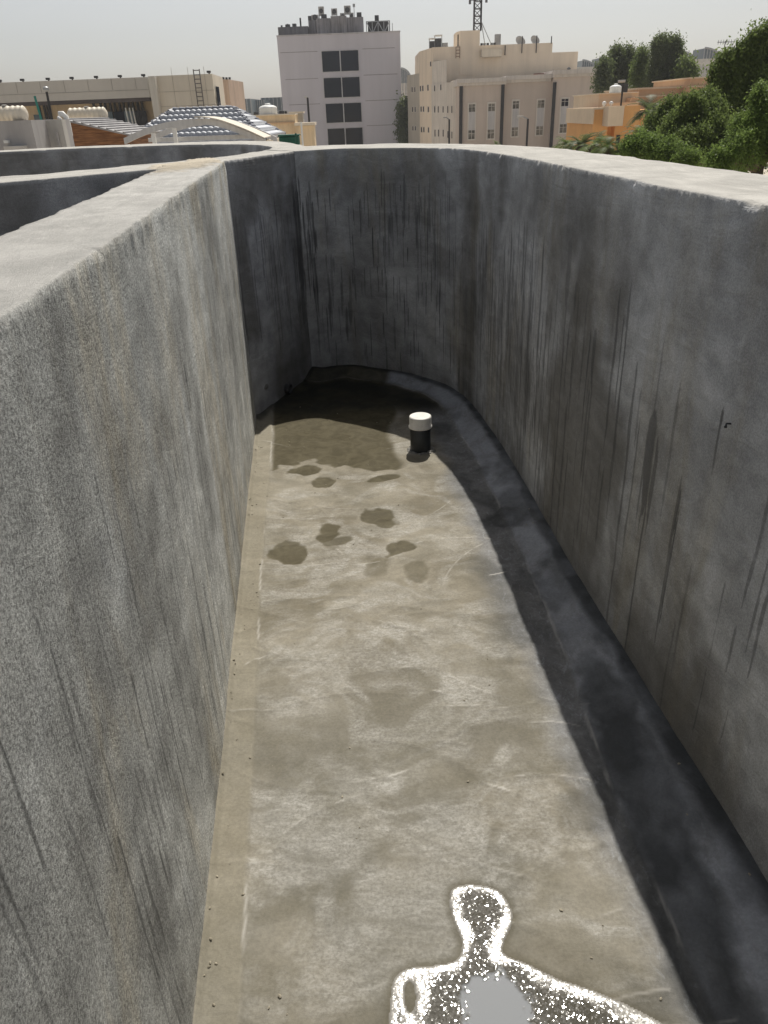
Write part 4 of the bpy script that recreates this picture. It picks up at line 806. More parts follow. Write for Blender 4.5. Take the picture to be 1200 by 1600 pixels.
slab(1072, 1160, 103.5, 120, 15, simple('pale_grey', (.47, .46, .45), .08), 'pale grey building with a curved corner behind the tan house', 'pale_building', nfl=2, nb=2, mm=M_trim)
slab(1125, 1215, 93, 140, 15, M_pale, 'pale low building behind the tall tree under the TV aerial', 'pale_building', nfl=2, nb=3, mm=M_trim)
# TV aerial
q = at(1130, 88, 100); t = at(1133.5, 64, 100); e = empty('tv_aerial', (q.x, 100, q.z-1), 'thin TV aerial standing on the far roof against the sky', 'aerial')
MB().tube([(q.x, 100, q.z-2.5), (t.x, 100, t.z)], .045, 6).build('mast', M_dark, e); m = MB(); m.tube([(t.x-.9, 100, t.z-.1), (t.x+1.1, 100, t.z-.12)], .035, 5)
for k in range(7): m.tube([(t.x-.8+k*.3, 100, t.z-.1-.22), (t.x-.8+k*.3, 100, t.z-.1+.22)], .025, 5)
m.build('antenna_array', M_dark, e)

# ---------------------------------------------------------------- orange house and tan house on the right
M_or = simple('orange_render', (.66, .36, .14), .08, .85, .6, streak=.04); M_tan = simple('tan_render_b', (.58, .39, .25), .08, .85, .5, streak=.04); M_tanl = simple('light_tan', (.66, .54, .40), .08, .85, .5, streak=.04)
oh = empty('orange_house', (17, 60, GZ), 'orange house with a pale boxed balcony behind the palms', 'house')
def pb(name, x0, x1, y0, Y0, dep, mat, par, zb=GZ, zt=None, yb=None):
    a = at(x0, y0, Y0); c_ = at(x1, y0, Y0); zb = at(x0, yb, Y0).z if yb else zb
    return MB().prism([(a.x, Y0), (c_.x, Y0), (c_.x, Y0+dep), (a.x, Y0+dep)], zb, a.z).build(name, mat, par)
pb('wall', 929, 952, 171.5, 60, 8, M_or, oh); pb('wall', 961, 1000, 196, 60.4, 7, M_or, oh); pb('wall', 952.2, 1060, 174, 61.2, 9, M_or, oh)
pb('balcony', 951.8, 976, 166.2, 58.6, 2, M_tanl, oh, yb=197.5); pb('balcony', 976.2, 1001, 165.5, 58.9, 1.9, M_or, oh, yb=196)
pb('parapet_cap', 927.5, 953, 168.5, 59.9, 8.2, M_tanl, oh, yb=171.4); pb('side_trim', 926.5, 929.2, 170, 59.8, 8, M_tanl, oh, yb=194)
fO = Facade((at(961, 196, 60.4).x, 60.4), (at(1000, 196, 60.4).x, 60.4)); fO.window(963.3, 211, 967.5, 225, oh, M_dark, M_glass, .04); fO.window(976, 211, 990, 219, oh, M_dark, M_glass, .05)
fO2 = Facade((at(929, 171, 60).x, 60), (at(952, 171, 60).x, 60)); 
th = empty('tan_house', (30, 72, GZ), 'flat-roofed tan house with stepped parapets behind the trees', 'house')
a = pb('wall', 997.5, 1082, 140, 72, 10, M_tan, th); pb('parapet_band', 996.8, 1083, 137.2, 71.8, 10.3, M_tanl, th, yb=140); pb('ledge', 997.2, 1083, 150, 71.7, .5, M_tanl, th, yb=152)
pb('stair_block', 1079, 1126, 122.5, 70.5, 9, M_tan, th); pb('parapet_band', 1078.4, 1127, 120.8, 70.3, 9.4, M_tanl, th, yb=123); pb('ledge', 1079, 1127, 134.5, 70.2, .6, M_tanl, th, yb=136)
pb('front_block', 1072, 1115, 152, 69, 3, M_tanl, th)
bw = empty('beige_house', (20, 68, GZ), 'low beige house between the orange house and the white tank', 'house')
pb('wall', 936, 998, 147.5, 66, 8, M_tanl, bw); pb('parapet_band', 935.4, 998.3, 145.8, 65.8, 8.4, M_cream, bw, yb=147.4); pb('roof_kiosk', 986.5, 998.4, 152.5, 64.6, 1.3, M_tan, bw, yb=166)
wall_ = pb('front_wall', 950, 998, 161, 64.3, .4, M_tanl, bw)
def dome_tank(px, yb, yt, wpx, Yd, lab, zb=None, mat=None, grp='white water tanks on the roofs'):
    b0 = at(px, yb, Yd); h_ = at(px, yt, Yd).z-b0.z; r_ = wpx*mpp(Yd)/2; e = empty('water_tank', (b0.x, Yd, b0.z), lab, 'water tank', grp)
    prof = [(r_*.96, 0)]+[(r_*(1 if k % 2 else .955), h_*.62*k/9) for k in range(1, 10)]+[(r_*math.cos(t), h_*.62+h_*.28*math.sin(t)) for t in (.3, .6, .9, 1.2)]
    MB().lathe((b0.x, Yd, b0.z), prof, 28).build('body', mat or M_white, e, True); MB().lathe((b0.x, Yd, b0.z+h_*.86), [(r_*.3, 0), (r_*.3, h_*.12), (r_*.22, h_*.15)], 20).build('lid', mat or M_white, e)
    MB().lathe((b0.x, Yd, b0.z-.8), [(r_*.9, 0), (r_*.9, .79)], 16).build('plinth', M_cream, e)
dome_tank(961, 147, 130.8, 18, 69, 'white dome-topped water tank above the beige house'); dome_tank(1057, 137.5, 126, 18.5, 76, 'low white water tank on the tan house roof')
pole(973, 131, 147, 69.5, .45, 'black cylinder tank standing right of the white dome tank', 'black_tank', 'water tank')
for k, (px, lab) in enumerate(((944, 'left of the two small white roof lamps on the orange house'), (955, 'right of the two small white roof lamps on the orange house'))):
    t = at(px, 162, 61); tag(MB().lathe((t.x, 61, at(px, 168, 61).z-.1), [(.06, 0), (.06, .2), (.14, .3), (.16, .42), (.05, .5)], 12).build('globe_lamp', M_white, None, True), lab, 'lamp', 'globe lamps on the orange house')

# ---------------------------------------------------------------- near left: blocks, shed, tanks, tiled roof, carport
M_blk = simple('grey_block_render', (.36, .35, .35), .08, .85, 1); M_blk2 = simple('pale_block_render', (.46, .445, .42), .1, .85, 1.2, streak=.15)
gw = empty('utility_block', (-7.6, 15.5, GZ), 'plain grey rooftop block with a pale right part at the left edge', 'building')
pb('wall', -30, 48.5, 190.5, 15.5, 2, M_blk, gw); pb('side_wall', 49, 96, 188.5, 16.2, .22, M_blk2, gw); pb('ledge', 5, 36, 229, 15.3, .2, M_blk2, gw, yb=236); pb('vent', 5, 12, 219.5, 15.42, .08, M_white, gw, yb=224)
pb('conduit', 86, 88.5, 206, 16.1, .06, M_blk, gw, yb=232)
n = NT('fibreglass_cream'); p = n.geo(); M_tank = n.fin(n.mix(n.noise(p, 3, 4), (.60, .53, .42), (.74, .68, .57)), .5)
def ribbed_tank(x0, x1, yt, yb, Yd, lab, slope=0):
    a = at(x0, (yt+yb)/2, Yd); c_ = at(x1, (yt+yb)/2-(x1-x0)*.038, Yd); r_ = (at(x0, yt, Yd).z-at(x0, yb, Yd).z)/2; e = empty('horizontal_tank', ((a.x+c_.x)/2, Yd, a.z-r_), lab, 'water tank', 'ribbed cream tanks')
    L_ = c_.x-a.x; prof = [(r_*.5, 0), (r_*.85, .04*L_)]
    for k in range(60): prof.append((r_*(.95+.05*math.cos(k/60*2*math.pi*7)), L_*(.07+.86*k/59)))
    prof += [(r_*.85, .96*L_), (r_*.5, L_)]
    MB().lathe((a.x, Yd, (a.z+c_.z)/2), prof, 32, Matrix.Rotation(R(90), 4, 'Y')).build('body', M_tank, e, True)
    MB().lathe(((a.x+c_.x)/2, Yd, a.z+r_*.93), [(r_*.35, 0), (r_*.35, r_*.16), (r_*.2, r_*.2)], 16).build('lid', M_unit, e)
    for s in (.2, .8): MB().box((a.x+L_*s, Yd, a.z-r_*1.05), (.15, r_*1.6, r_*.5)).build('cradle', M_steel, e)
ribbed_tank(-22, 42, 166.5, 194, 17, 'ribbed cream tank on top of the grey block at the left edge'); ribbed_tank(107, 167, 168.5, 192, 30, 'ribbed cream tank behind the brown gabled shed')
# shed
n = NT('timber_boards'); p = n.geo(); s_ = n.ma('FRACT', n.ma('MULTIPLY', n.t.nodes.new('ShaderNodeSeparateXYZ').outputs[2], 1))
sep = [x for x in n.t.nodes if x.type == 'SEPXYZ'][0]; n.put(sep.inputs[0], p); fr_ = n.ma('FRACT', n.ma('MULTIPLY', sep.outputs[2], 9)); bd = n.ss(fr_, .0, .14, .35, 1)
M_wood = n.fin(n.scale(n.mix(n.ss(n.noise(n.map(p, (1.5, 1, 14)), 1.5, 5, .65), .3, .7), (.13, .058, .028), (.30, .145, .065)), bd), .75)
sh = empty('gabled_shed', (-8, 25, GZ), 'brown timber gabled shed with a grey sheet roof', 'shed')
pk = at(106, 190.5, 26); rt = at(203, 212.5, 26); lf = at(92, 199, 26); zbs = at(150, 240, 26).z
m = MB(); bm = m.bm; pts = [(lf.x, zbs), (rt.x, zbs), (rt.x, rt.z), (pk.x, pk.z), (lf.x, lf.z)]
f_ = [bm.verts.new((x, 26, z)) for x, z in pts]; b_ = [bm.verts.new((x, 28.6, z)) for x, z in pts]; bm.faces.new(f_); bm.faces.new(b_[::-1])
for i in range(5): bm.faces.new((f_[i], b_[i], b_[(i+1) % 5], f_[(i+1) % 5]))
m.build('gable_wall', M_wood, sh)
n = NT('sheet_roofing'); p = n.geo(); M_sheet = n.fin(n.mix(n.ss(n.noise(p, 1.5, 5, .6), .3, .7), (.24, .235, .24), (.36, .35, .35)), .6)
dv = Vector((rt.x-pk.x, 0, rt.z-pk.z)); dn = dv.normalized(); up = Vector((-dn.z, 0, dn.x)); m = MB()
L_ = dv.length+.12; ang = math.atan2(dn.z, dn.x)
c0 = pk+dn*(L_/2-.05)+up*.035; m.box((c0.x, 28.0, c0.z), (L_, 4.3, .05), 0, Matrix.Rotation(-ang, 4, 'Y'))
for k in range(9): q = pk+dn*(L_*k/8-.03)+up*.075; m.box((q.x, 28.0, q.z), (.05, 4.3, .04), 0, Matrix.Rotation(-ang, 4, 'Y'))
m.build('roof', M_sheet, sh); d2 = Vector((lf.x-pk.x, 0, lf.z-pk.z)); c0 = pk+d2*.5+Vector((-.02, 0, .04)); MB().box((c0.x, 28, c0.z), (d2.length, 4.3, .05), 0, Matrix.Rotation(math.atan2(d2.z, -d2.x), 4, 'Y')).build('roof', M_sheet, sh)
# white curved duct
D0 = [at(px, py, 17.5) for px, py in ((92, 178.5), (98, 178), (103, 183), (106, 193), (109.5, 210), (111.5, 236))]
tag(MB().tube([tuple(q) for q in D0], .055, 12).build('bent_pipe', M_white, None, True), 'thick white pipe bending down beside the pale block', 'pipe')
D0 = [at(px, py, 17.2) for px, py in ((90, 183), (95, 186), (97.5, 196), (102, 215), (104, 236))]
tag(MB().tube([tuple(q) for q in D0], .028, 10).build('bent_pipe', M_white, None, True), 'thinner white pipe just left of the thick bent pipe', 'pipe')
q0, q1 = at(54, 150, 22), at(66, 192, 22); tag(MB().tube([tuple(q0), tuple(q1), (q1.x+.1, 22, q1.z-1)], .03, 8).build('scaffold_pole', simple('teal_paint', (.03, .19, .16), .2, .5)), 'leaning teal green pole behind the grey block', 'pole')
q0, q1 = at(72.5, 142, 24), at(82, 190, 24); e = empty('lamp_post', (q1.x, 24, GZ), 'dark post with a small lamp head left of the white pipes', 'lamp post')
MB().tube([tuple(q0), tuple(q1), (q1.x+.05, 24, GZ)], .035, 8).build('pole', M_dark, e); MB().lathe((q0.x, 24, q0.z-.02), [(.04, 0), (.08, .04), (.08, .10), (.03, .13)], 14).build('lamp_head', M_steel, e)
# tiled hip roof
tf = empty('tiled_roof_house', (-8, 40, GZ), 'house with a white glazed tile hip roof behind the arched carport', 'house')
RL, RR = at(271, 174, 42.6), at(364, 169.8, 42.6); zrg = (RL.z+RR.z)/2; EL, ER = at(190, 222.5, 39.5), at(414, 217.5, 39.5); ze = (EL.z+ER.z)/2-.05; BR = at(442, 206.5, 44)
n = NT('glazed_tiles'); M_tile = n.fin(n.mix(n.ss(n.noise(n.geo(), 6, 4), .3, .7), (.44, .46, .50), (.60, .62, .66)), .5, spec=.3)
M_ridge = simple('ridge_tile', (.17, .18, .22), .3, .5, 3, .4)
def tile_slope(e0, e1, r0, r1, name):
    """e0-e1 eave, r0-r1 ridge: rolled tiles in courses"""
    e0, e1, r0, r1 = map(Vector, (e0, e1, r0, r1)); ux = (e1-e0).normalized(); mid = (r0+r1)/2; v = mid-e0; up = v-ux*v.dot(ux); Ls = up.length; up = up.normalized(); nn = ux.cross(up).normalized()
    if nn.z < 0: nn = -nn
    W_ = (e1-e0).length; a = (r0-e0).dot(ux); b2 = (r1-e0).dot(ux); tw_ = .27; cr = .46; nx = int(W_/tw_*8); ny = int(Ls/cr)*6
    V = []; keep = []
    s = np.linspace(0, W_, nx+1); nc = int(round(Ls/cr)); rowsT = []
    for k in range(nc):
        t0, t1 = k*Ls/nc, (k+1)*Ls/nc; rowsT += [(t0, .0), (t0+.002, .15), ((t0+t1)/2, .075), (t1-.002, .006)]
    for (t, off) in rowsT:
        wv = .06*np.abs(np.cos(math.pi*s/tw_))**.7+.006
        hgt = wv+off*(1 if off != 0 else 0)
        if off == 0: hgt = wv*.0-.02
        lo_s = a*t/Ls; hi_s = W_-(W_-b2)*t/Ls; sc = np.clip(s, lo_s, hi_s)
        P = np.array(e0)[None]+np.outer(sc, np.array(ux))+np.array(up)[None]*t+np.outer(hgt, np.array(nn)); V.append(P)
    V = np.stack(V, 0); ii = np.arange(V.shape[0]*V.shape[1]).reshape(V.shape[:2])
    F = np.stack([ii[:-1, :-1], ii[:-1, 1:], ii[1:, 1:], ii[1:, :-1]], -1).reshape(-1, 4)
    Vf = V.reshape(-1, 3); ok = np.linalg.norm(Vf[F[:, 0]]-Vf[F[:, 1]], axis=1)+np.linalg.norm(Vf[F[:, 2]]-Vf[F[:, 3]], axis=1) > 1e-4
    return link(name, npmesh(name, Vf, F[ok]), M_tile, tf)
e0 = (EL.x, 39.5, ze); e1 = (ER.x, 39.5, ze); r0 = (RL.x, 42.6, zrg); r1 = (RR.x, 42.6, zrg); bk1 = (BR.x-.1, 45.6, ze); bk0 = (EL.x, 45.6, ze)
tile_slope(e0, e1, r0, r1, 'tile_slope'); tile_slope(e1, bk1, r1, r1, 'tile_slope'); tile_slope(bk0, e0, r0, r0, 'tile_slope'); tile_slope(bk1, bk0, r1, r0, 'tile_slope')
def caps(p0, p1, nme='ridge_cap'):
    m = MB(); p0, p1 = Vector(p0), Vector(p1); n_ = int((p1-p0).length/.3); d = (p1-p0)/n_
    for k in range(n_): q = p0+d*k; m.tube([tuple(q+Vector((0, 0, .06))), tuple(q+d*.9+Vector((0, 0, .06)))], [.13, .09], 10)
    return m.build(nme, M_ridge, tf)
caps(r0, r1); caps(e0, r0); caps(e1, r1); caps(bk1, r1)
pts = [(EL.x+.3, 39.9), (ER.x-.3, 39.9), (BR.x-.5, 45.2), (EL.x+.3, 45.2)]; MB().prism(pts, GZ, ze-.05).build('wall', M_cream, tf)
MB().box(((EL.x+ER.x)/2, 39.47, ze-.12), (ER.x-EL.x, .16, .16)).build('gutter', M_white, tf)
MB().box((BR.x-.2, 42.5, ze-.15), (.25, 6.2, .22)).build('gutter', M_cream, tf)
# arched carport
cp = empty('arched_canopy', (-5, 20, GZ), 'white arched canopy frame with a pale sheet over its right half', 'canopy')
arcpx = [(193, 216), (215, 205.5), (240, 196), (265, 190), (290, 186.3), (316, 185), (340, 188.5), (365, 196.5), (390, 206.5), (414, 217.5)]
Pa = np.array([[q.x, q.z] for q in (at(x, y, 20) for x, y in arcpx)]); Pa = catmull(Pa, np.linspace(0, len(Pa)-1.001, 60))
def arcband(i0, i1, Y0, Y1, th_, dz=0):
    m = MB(); bm = m.bm; prev = None
    for x, z in Pa[i0:i1]:
        ring = [bm.verts.new((x, Y0, z+dz)), bm.verts.new((x, Y1, z+dz)), bm.verts.new((x, Y1, z+dz-th_)), bm.verts.new((x, Y0, z+dz-th_))]
        if prev: 
            for k in range(4): bm.faces.new((prev[k], prev[(k+1) % 4], ring[(k+1) % 4], ring[k]))
        else: bm.faces.new(ring)
        prev = ring
    bm.faces.new(prev[::-1]); return m
M_frame = simple('frame_paint', (.50, .50, .50), .1, .55, 2)
arcband(0, 60, 20, 20.12, .13).build('arch_beam', M_frame, cp); arcband(0, 60, 22.5, 22.62, .13, -.02).build('arch_beam', M_frame, cp)
arcband(30, 60, 19.9, 21.3, .02, .04).build('roof_sheet', simple('sheet_cream', (.66, .60, .50), .06, .5), cp)
for px, yt in ((237.5, 197), (270.5, 190)):
    q = at(px, yt, 20.06); MB().box((q.x, 20.06, (q.z-.14+GZ)/2), (.085, .085, q.z-.14-GZ)).build('post', M_white, cp)
for px in (197, 412): q = at(px, 216, 22.5); MB().box((q.x, 22.56, (q.z-.15+GZ)/2), (.085, .085, q.z-.15-GZ)).build('post', M_frame, cp)
a = at(232, 217, 20.3); c_ = at(405, 211.5, 20.3); MB().box(((a.x+c_.x)/2, 20.3, (a.z+c_.z)/2-.02), (c_.x-a.x, .08, .09)).build('tie_beam', M_frame, cp)

# ---------------------------------------------------------------- small beige house by the tower
bh = empty('beige_annexe', (-4, 50, GZ), 'small beige flat-roofed house before the grey tower with a white tank', 'house')
M_an = simple('annexe_render', (.70, .56, .38), .08, .85, .6, streak=.15)
pb('wall', 392, 460.5, 181.5, 50, 3.5, M_an, bh); pb('parapet_band', 391.5, 461, 179.8, 49.8, 3.8, M_cream, bh, yb=181.8); pb('ledge', 405, 460, 192.5, 49.85, .2, M_tan, bh, yb=194)
pb('wall', 461.5, 490, 197, 49.5, 1.5, M_an, bh); pb('parapet_band', 459.5, 491.5, 192.2, 49.3, 1.8, M_cream, bh, yb=196.8); pb('stair_kiosk', 454, 473, 177.5, 52, 1, M_blk2, bh); pb('kiosk_roof', 451, 473.5, 174.8, 51.8, 1.4, M_cream, bh, yb=177.3)
fB = Facade((at(405, 190, 49.8).x, 49.8), (at(460, 190, 49.8).x, 49.8))
dome_tank(420, 182, 161.5, 28, 53, 'large white water tank on the small beige house'); 
ac_unit(400, 175, 181, 7, 51.5, 'small dark condenser left of the large white tank', None, False, M_fan, 'condensers on the small beige house'); ac_unit(440, 173, 180, 7, 52, 'dark condenser right of the large white tank', None, False, M_fan, 'condensers on the small beige house'); ac_unit(446.5, 172.5, 180, 5, 52.3, 'pale condenser next to the rooftop kiosk of the small beige house', None, False, M_unit, 'condensers on the small beige house')
gp = simple('green_plastic', (.02, .10, .07), .2, .5, 3)
q = at(452, 213, 17); e = empty('green_bin', (q.x, 17, q.z-.25), 'dark green bin showing above the parapet left of the tower', 'bin')
MB().box((q.x, 17, q.z-.12), (.40, .3, .24)).build('body', gp, e, bevel=.02); MB().box((q.x, 17, q.z+.02), (.43, .34, .03)).build('lid', gp, e, bevel=.008)
for px, y0, lab in ((462, 208, 'short dark green post right of the green bin'), (470.5, 190.5, 'thin pale post standing right of the green bin')):
    q = at(px, y0, 16); tag(MB().tube([(q.x, 16, q.z-1.2), (q.x, 16, q.z)], .018, 8).build('thin_post', gp if 'green post' in lab else M_white), lab, 'post')

# ---------------------------------------------------------------- vegetation
def leafmat(name, c1, c2, tr=.45):
    n = NT(name); a = n.attr('tint'); c = n.mix(a, c1, c2); n.put(n.b.inputs['Base Color'], c); n.b.inputs['Roughness'].default_value = .55; n.b.inputs['Specular IOR Level'].default_value = .3
    t = n.t.nodes.new('ShaderNodeBsdfTranslucent'); n.put(t.inputs[0], n.mix(.5, c, n_mul((1.2, 1.5, .5), .16))); mx_ = n.t.nodes.new('ShaderNodeMixShader'); mx_.inputs[0].default_value = tr+.1
    n.t.links.new(n.b.outputs[0], mx_.inputs[1]); n.t.links.new(t.outputs[0], mx_.inputs[2]); n.t.links.new(mx_.outputs[0], n.out.inputs[0]); return n.m
L_green = leafmat('leaf_green', (.055, .090, .022), (.16, .225, .055)); L_bright = leafmat('leaf_bright', (.06, .11, .022), (.165, .26, .05)); L_dark = leafmat('leaf_dark', (.045, .066, .032), (.12, .15, .07)); L_palm = leafmat('leaf_palm', (.06, .085, .04), (.13, .16, .08), .3)
M_bark = simple('bark', (.12, .09, .065), .3, .9, 6)
def foliage(lobes, nclump, nleaf, size, seed, droop=.5):
    """lobes: (x,y,z,rx,rz); leaves scattered in clumps near the lobes' surfaces, clumps with gaps between"""
    r = np.random.default_rng(seed); C = []; Rr = []; T = []
    L2 = []
    for l in lobes:
        L2.append((l[0], l[1], l[2], l[3]*.58, l[4]*.58))
        for k in range(14):
            a = r.uniform(0, 2*math.pi); e = r.uniform(-.6, 1.2); ce = math.cos(e); f = r.uniform(.18, .42)
            if k < 6: L2.append((l[0]+math.cos(a)*l[3]*r.uniform(.1, .95), l[1]+math.sin(a)*l[3]*.6, l[2]+l[4]*r.uniform(.35, .8), l[3]*.13, l[4]*r.uniform(.3, .62)))
            L2.append((l[0]+math.cos(a)*ce*l[3]*.85, l[1]+math.sin(a)*ce*l[3]*.85, l[2]+math.sin(e)*l[4]*.72, l[3]*f*.8, l[4]*f*1.3))
    lobes = L2
    vol = np.array([l[3]*l[3]*l[4] for l in lobes])**.67; vol = vol/vol.sum()
    for l, f in zip(lobes, vol):
        k = max(int(nclump*f), 6); d = r.normal(size=(k, 3)); d /= np.linalg.norm(d, axis=1)[:, None]; rad = r.uniform(.25, 1.08, k)**.45*(1+.35*np.sin(d[:, 0]*5+l[0])*np.cos(d[:, 2]*6+l[2]))
        C.append(np.column_stack([l[0]+d[:, 0]*rad*l[3], l[1]+d[:, 1]*rad*l[3], l[2]+d[:, 2]*rad*l[4]])); Rr.append(r.uniform(.5, 1.2, k)*size*3.2); T.append(np.clip(r.normal(.5, .28, k), 0, 1))
    C = np.vstack(C); Rr = np.concatenate(Rr); T = np.concatenate(T); n_ = len(C)*nleaf
    ci = np.repeat(np.arange(len(C)), nleaf); P = C[ci]+r.normal(size=(n_, 3))*Rr[ci][:, None]*np.array([.36, .36, .46]); tint = np.clip(T[ci]+r.normal(0, .18, n_), 0, 1)
    ax = r.normal(size=(n_, 3)); ax[:, 2] -= droop*1.5; ax /= np.linalg.norm(ax, axis=1)[:, None]; sd = np.cross(ax, r.normal(size=(n_, 3))); sd /= np.linalg.norm(sd, axis=1)[:, None]
    s = size*r.uniform(.6, 1.3, n_)[:, None]; a = P; b = P+ax*s*.5+sd*s*.24; c = P+ax*s; d = P+ax*s*.5-sd*s*.24
    V = np.stack([a, b, c, d], 1).reshape(-1, 3); return V, np.arange(n_*4).reshape(-1, 4), np.repeat(tint, 4)
def tree(name, base, lobes_px, mat, label, nclump, nleaf, size, seed, group, trunk=.16, cat='tree', droop=.5, dy=0):
    lobes = []
    for (px, py, Yd, rx, rz) in lobes_px: q = at(px, py, Yd); lobes.append((q.x, q.y, q.z, rx*mpp(Yd), rz*mpp(Yd)))
    q = at(base[0], 200, base[1]); e = empty(name, (q.x, base[1], GZ), label, cat, group)
    V, F, T = foliage(lobes, nclump, nleaf, size, seed, droop); link('crown', npmesh('crown', V, F, attrs={'tint': T}), mat, e)
    m = MB(); zt = max(l[2] for l in lobes); zf = min(l[2]-l[4]*.4 for l in lobes); m.tube([(q.x, base[1], GZ), (q.x+.1, base[1], (GZ+zf)/2), (q.x, base[1], zf)], [trunk*1.3, trunk, trunk*.8], 8)
    for l in lobes:
        mid = ((q.x+l[0])/2+.1, (base[1]+l[1])/2, (zf+l[2])/2); m.tube([(q.x, base[1], zf-.1), mid, (l[0], l[1], l[2]+l[4]*.5)], [trunk*.6, trunk*.35, trunk*.1], 6)
    m.build('trunk', M_bark, e, True); return e
G1 = 'trees beyond the right wall'; G2 = 'far trees behind the houses'
tree('tall_tree', (1172, 26), [(1177, 78, 26, 10, 24), (1192, 66, 26, 7, 18), (1158, 92, 26, 7, 16), (1168, 104, 26, 14, 20), (1192, 92, 26, 10, 20), (1150, 112, 26, 10, 16), (1208, 70, 26, 12, 26), (1140, 178, 26, 22, 26), (1178, 125, 26, 22, 22), (1150, 125, 26, 12, 20), (1140, 150, 26, 18, 25), (1135, 103, 26, 7, 14), (1120, 125, 26.5, 9, 22), (1170, 165, 26, 30, 30), (1130, 190, 26, 28, 30), (1112, 165, 26.5, 12, 25), (1200, 100, 27, 12, 20), (1200, 84, 27, 7, 10), (1205, 150, 27, 30, 40)], L_green, 'tallest tree by the right picture edge with an open pointed top', 2600, 26, .095, 1, G1, droop=.8)
tree('leafy_tree', (1195, 17), [(1192, 165, 17, 20, 24), (1205, 185, 17, 36, 42), (1168, 200, 17, 24, 28), (1150, 235, 16.5, 26, 26), (1190, 240, 17, 40, 34), (1240, 180, 17.5, 45, 60), (1120, 255, 16.5, 20, 18)], L_bright, 'bright green leafy tree nearest the right wall at the picture edge', 2200, 28, .055, 2, G1)
tree('bushy_tree', (1088, 24), [(1080, 170, 24, 16, 22), (1062, 190, 24, 18, 22), (1096, 195, 24, 24, 32), (1100, 165, 24.5, 14, 18), (1080, 225, 23.5, 34, 26), (1125, 215, 23.5, 30, 34), (1115, 185, 24, 18, 26), (1048, 215, 24, 22, 24), (1140, 245, 23, 30, 22)], L_green, 'dense bushy tree left of the tallest tree', 2000, 26, .078, 3, G1, droop=.7)
tree('bushy_tree', (1045, 27), [(1052, 170, 27, 13, 12), (1040, 184, 27, 13, 14), (1058, 205, 27, 26, 26), (1025, 205, 27, 20, 22), (1040, 232, 26, 30, 18)], L_green, 'smaller bushy tree right of the orange house, left of the dense one', 1200, 24, .08, 4, G1)
tree('shrub', (1000, 21), [(1006, 228, 21, 22, 16), (984, 234, 21, 12, 11), (1035, 236, 20.5, 28, 20), (1065, 248, 20, 26, 16)], L_bright, 'low bright shrub peeping over the wall below the orange house', 800, 24, .062, 5, G1, .06, 'shrub')
tree('far_tree', (968, 88), [(968, 105, 88, 20, 22), (955, 118, 88, 16, 20), (980, 95, 88, 14, 16), (963, 88, 88, 8, 10), (975, 128, 88, 24, 18)], L_dark, 'round-topped far tree left of the darker one, above the white tank', 700, 24, .22, 6, G2, .3)
tree('far_tree', (1003, 84), [(1003, 98, 84, 9, 16), (1000, 118, 84, 12, 18), (1008, 130, 84, 18, 16)], L_green, 'slim far tree between the round-topped and the darkest far tree', 420, 24, .2, 7, G2, .3)
tree('far_tree', (1042, 82), [(1042, 80, 82, 18, 15), (1030, 72, 82, 9, 10), (1052, 72, 82, 9, 10), (1040, 102, 82, 22, 20), (1058, 95, 82, 8, 12), (1025, 120, 82, 14, 18), (1048, 128, 82, 18, 16)], L_dark, 'tallest and darkest far tree behind the tan house', 900, 24, .2, 8, G2, .3)
tree('far_tree', (1072, 80), [(1068, 112, 80, 9, 11), (1074, 122, 80, 10, 13)], L_green, 'small far tree at the right foot of the darkest far tree', 130, 20, .28, 9, G2, .2)
tree('far_tree', (944, 86), [(944, 112, 86, 8, 12), (941, 130, 86, 8, 12)], L_palm, 'pale feathery far tree at the left end of the far trees', 110, 20, .28, 10, G2, .2)
tree('gap_tree', (632, 128), [(633, 170, 128, 6, 8), (632, 190, 128, 6, 18), (632, 210, 128, 7, 14)], L_palm, 'pale tree in the gap between grey tower and beige block', 160, 20, .4, 11, None, .2)
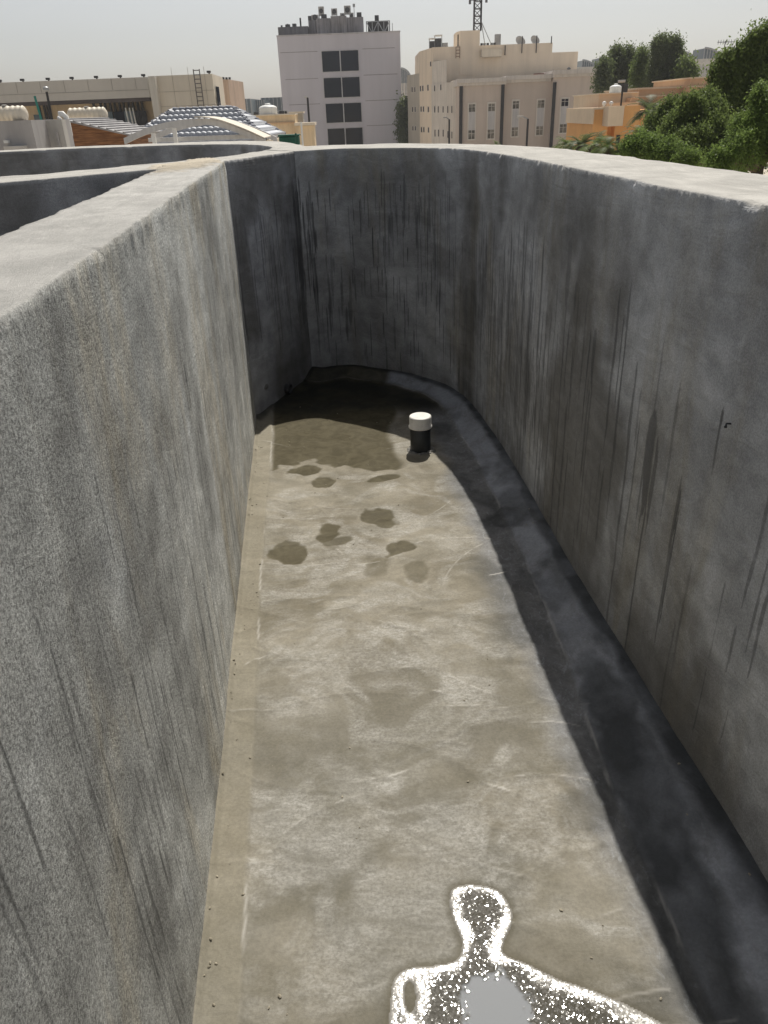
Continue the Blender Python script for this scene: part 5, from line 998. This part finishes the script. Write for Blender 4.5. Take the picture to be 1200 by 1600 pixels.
def palm(px, py, Yd, fl, nf, lab, grp, seed, mat=L_palm, up=.9, cat='palm'):
    r = np.random.default_rng(seed); q = at(px, py, Yd); e = empty('palm_tree', (q.x, Yd, GZ), lab, cat, grp); V = []; T = []
    for k in range(nf):
        az = r.uniform(0, 2*math.pi); el = r.uniform(.1, 1.3)*up; L_ = fl*r.uniform(.75, 1.1); P = np.array([q.x, Yd, q.z], float); d = np.array([math.cos(az)*math.cos(el), math.sin(az)*math.cos(el), math.sin(el)]); tn = r.uniform(0, 1)
        pts = []
        for s in range(15): pts.append(P.copy()); P = P+d*L_/14; d[2] -= .11; d /= np.linalg.norm(d)
        for s in range(1, 14):
            p0 = pts[s]; ax = pts[s+1]-pts[s-1]; ax /= np.linalg.norm(ax); sd = np.cross(ax, [0, 0, 1]); sd /= np.linalg.norm(sd)+1e-6; ll = fl*.24*(math.sin(math.pi*(s/14)**.7)+.25)
            for sg in (-1, 1):
                for t in (0, .5):
                    b0 = p0*(1-t)+pts[s+1]*t; tip = b0+(sd*sg*.8+ax*.6+np.array([0, 0, .05-.25*r.random()]))*ll; w_ = ax*fl*.014
                    V += [b0-w_, b0+w_, tip+w_*.3, tip-w_*.3]; T += [tn]*4
            w_ = np.array([0, 0, fl*.008]); V += [pts[s]-w_, pts[s+1]-w_, pts[s+1]+w_, pts[s]+w_]; T += [1]*4
    link('crown', npmesh('crown', V, np.arange(len(V)).reshape(-1, 4), attrs={'tint': np.array(T)}), mat, e)
    MB().tube([(q.x, Yd, GZ), (q.x+.08, Yd, (GZ+q.z)/2), (q.x, Yd, q.z)], [.22, .16, .15], 10).build('trunk', M_bark, e, True)
palm(1015, 176, 32, 1.0, 30, 'grey green palm crown beside the orange house', 'palms beyond the wall', 1)
palm(1002, 214, 30, .8, 24, 'small grey palm crown below the orange house balcony', 'palms beyond the wall', 2)
palm(887, 228, 26, .62, 22, 'leftmost low palm peeping over the wall under the pinkish wing', 'palms beyond the wall', 3, L_green)
palm(908, 227, 25, .70, 24, 'second low palm from the left peeping over the wall', 'palms beyond the wall', 4)
palm(928, 229, 24, .66, 22, 'third low palm from the left, below the corner of the orange house', 'palms beyond the wall', 5, L_green)
palm(950, 232, 23, .62, 22, 'low palm just left of the bright shrub', 'palms beyond the wall', 6, L_green)
palm(968, 236, 23, .5, 18, 'small low palm partly hidden by the bright shrub', 'palms beyond the wall', 7)
palm(775, 226, 40, .35, 10, 'tiny palm tip showing over the middle of the far wall', 'palms beyond the wall', 8, L_green)
# ---------------------------------------------------------------- haze
n = NT('dusty_air'); n.t.links.remove(n.out.inputs[0].links[0]); vol = n.t.nodes.new('ShaderNodeVolumePrincipled'); vol.inputs['Color'].default_value = (.92, .93, .95, 1); vol.inputs['Density'].default_value = .0004; vol.inputs['Anisotropy'].default_value = .3
n.t.links.new(vol.outputs[0], n.out.inputs['Volume'])
HAZE = True
if HAZE: tag(MB().box((0, 130, (GZ-3+34)/2), (420, 330, 34-GZ+3)).build('haze', n.m), kind='stuff')
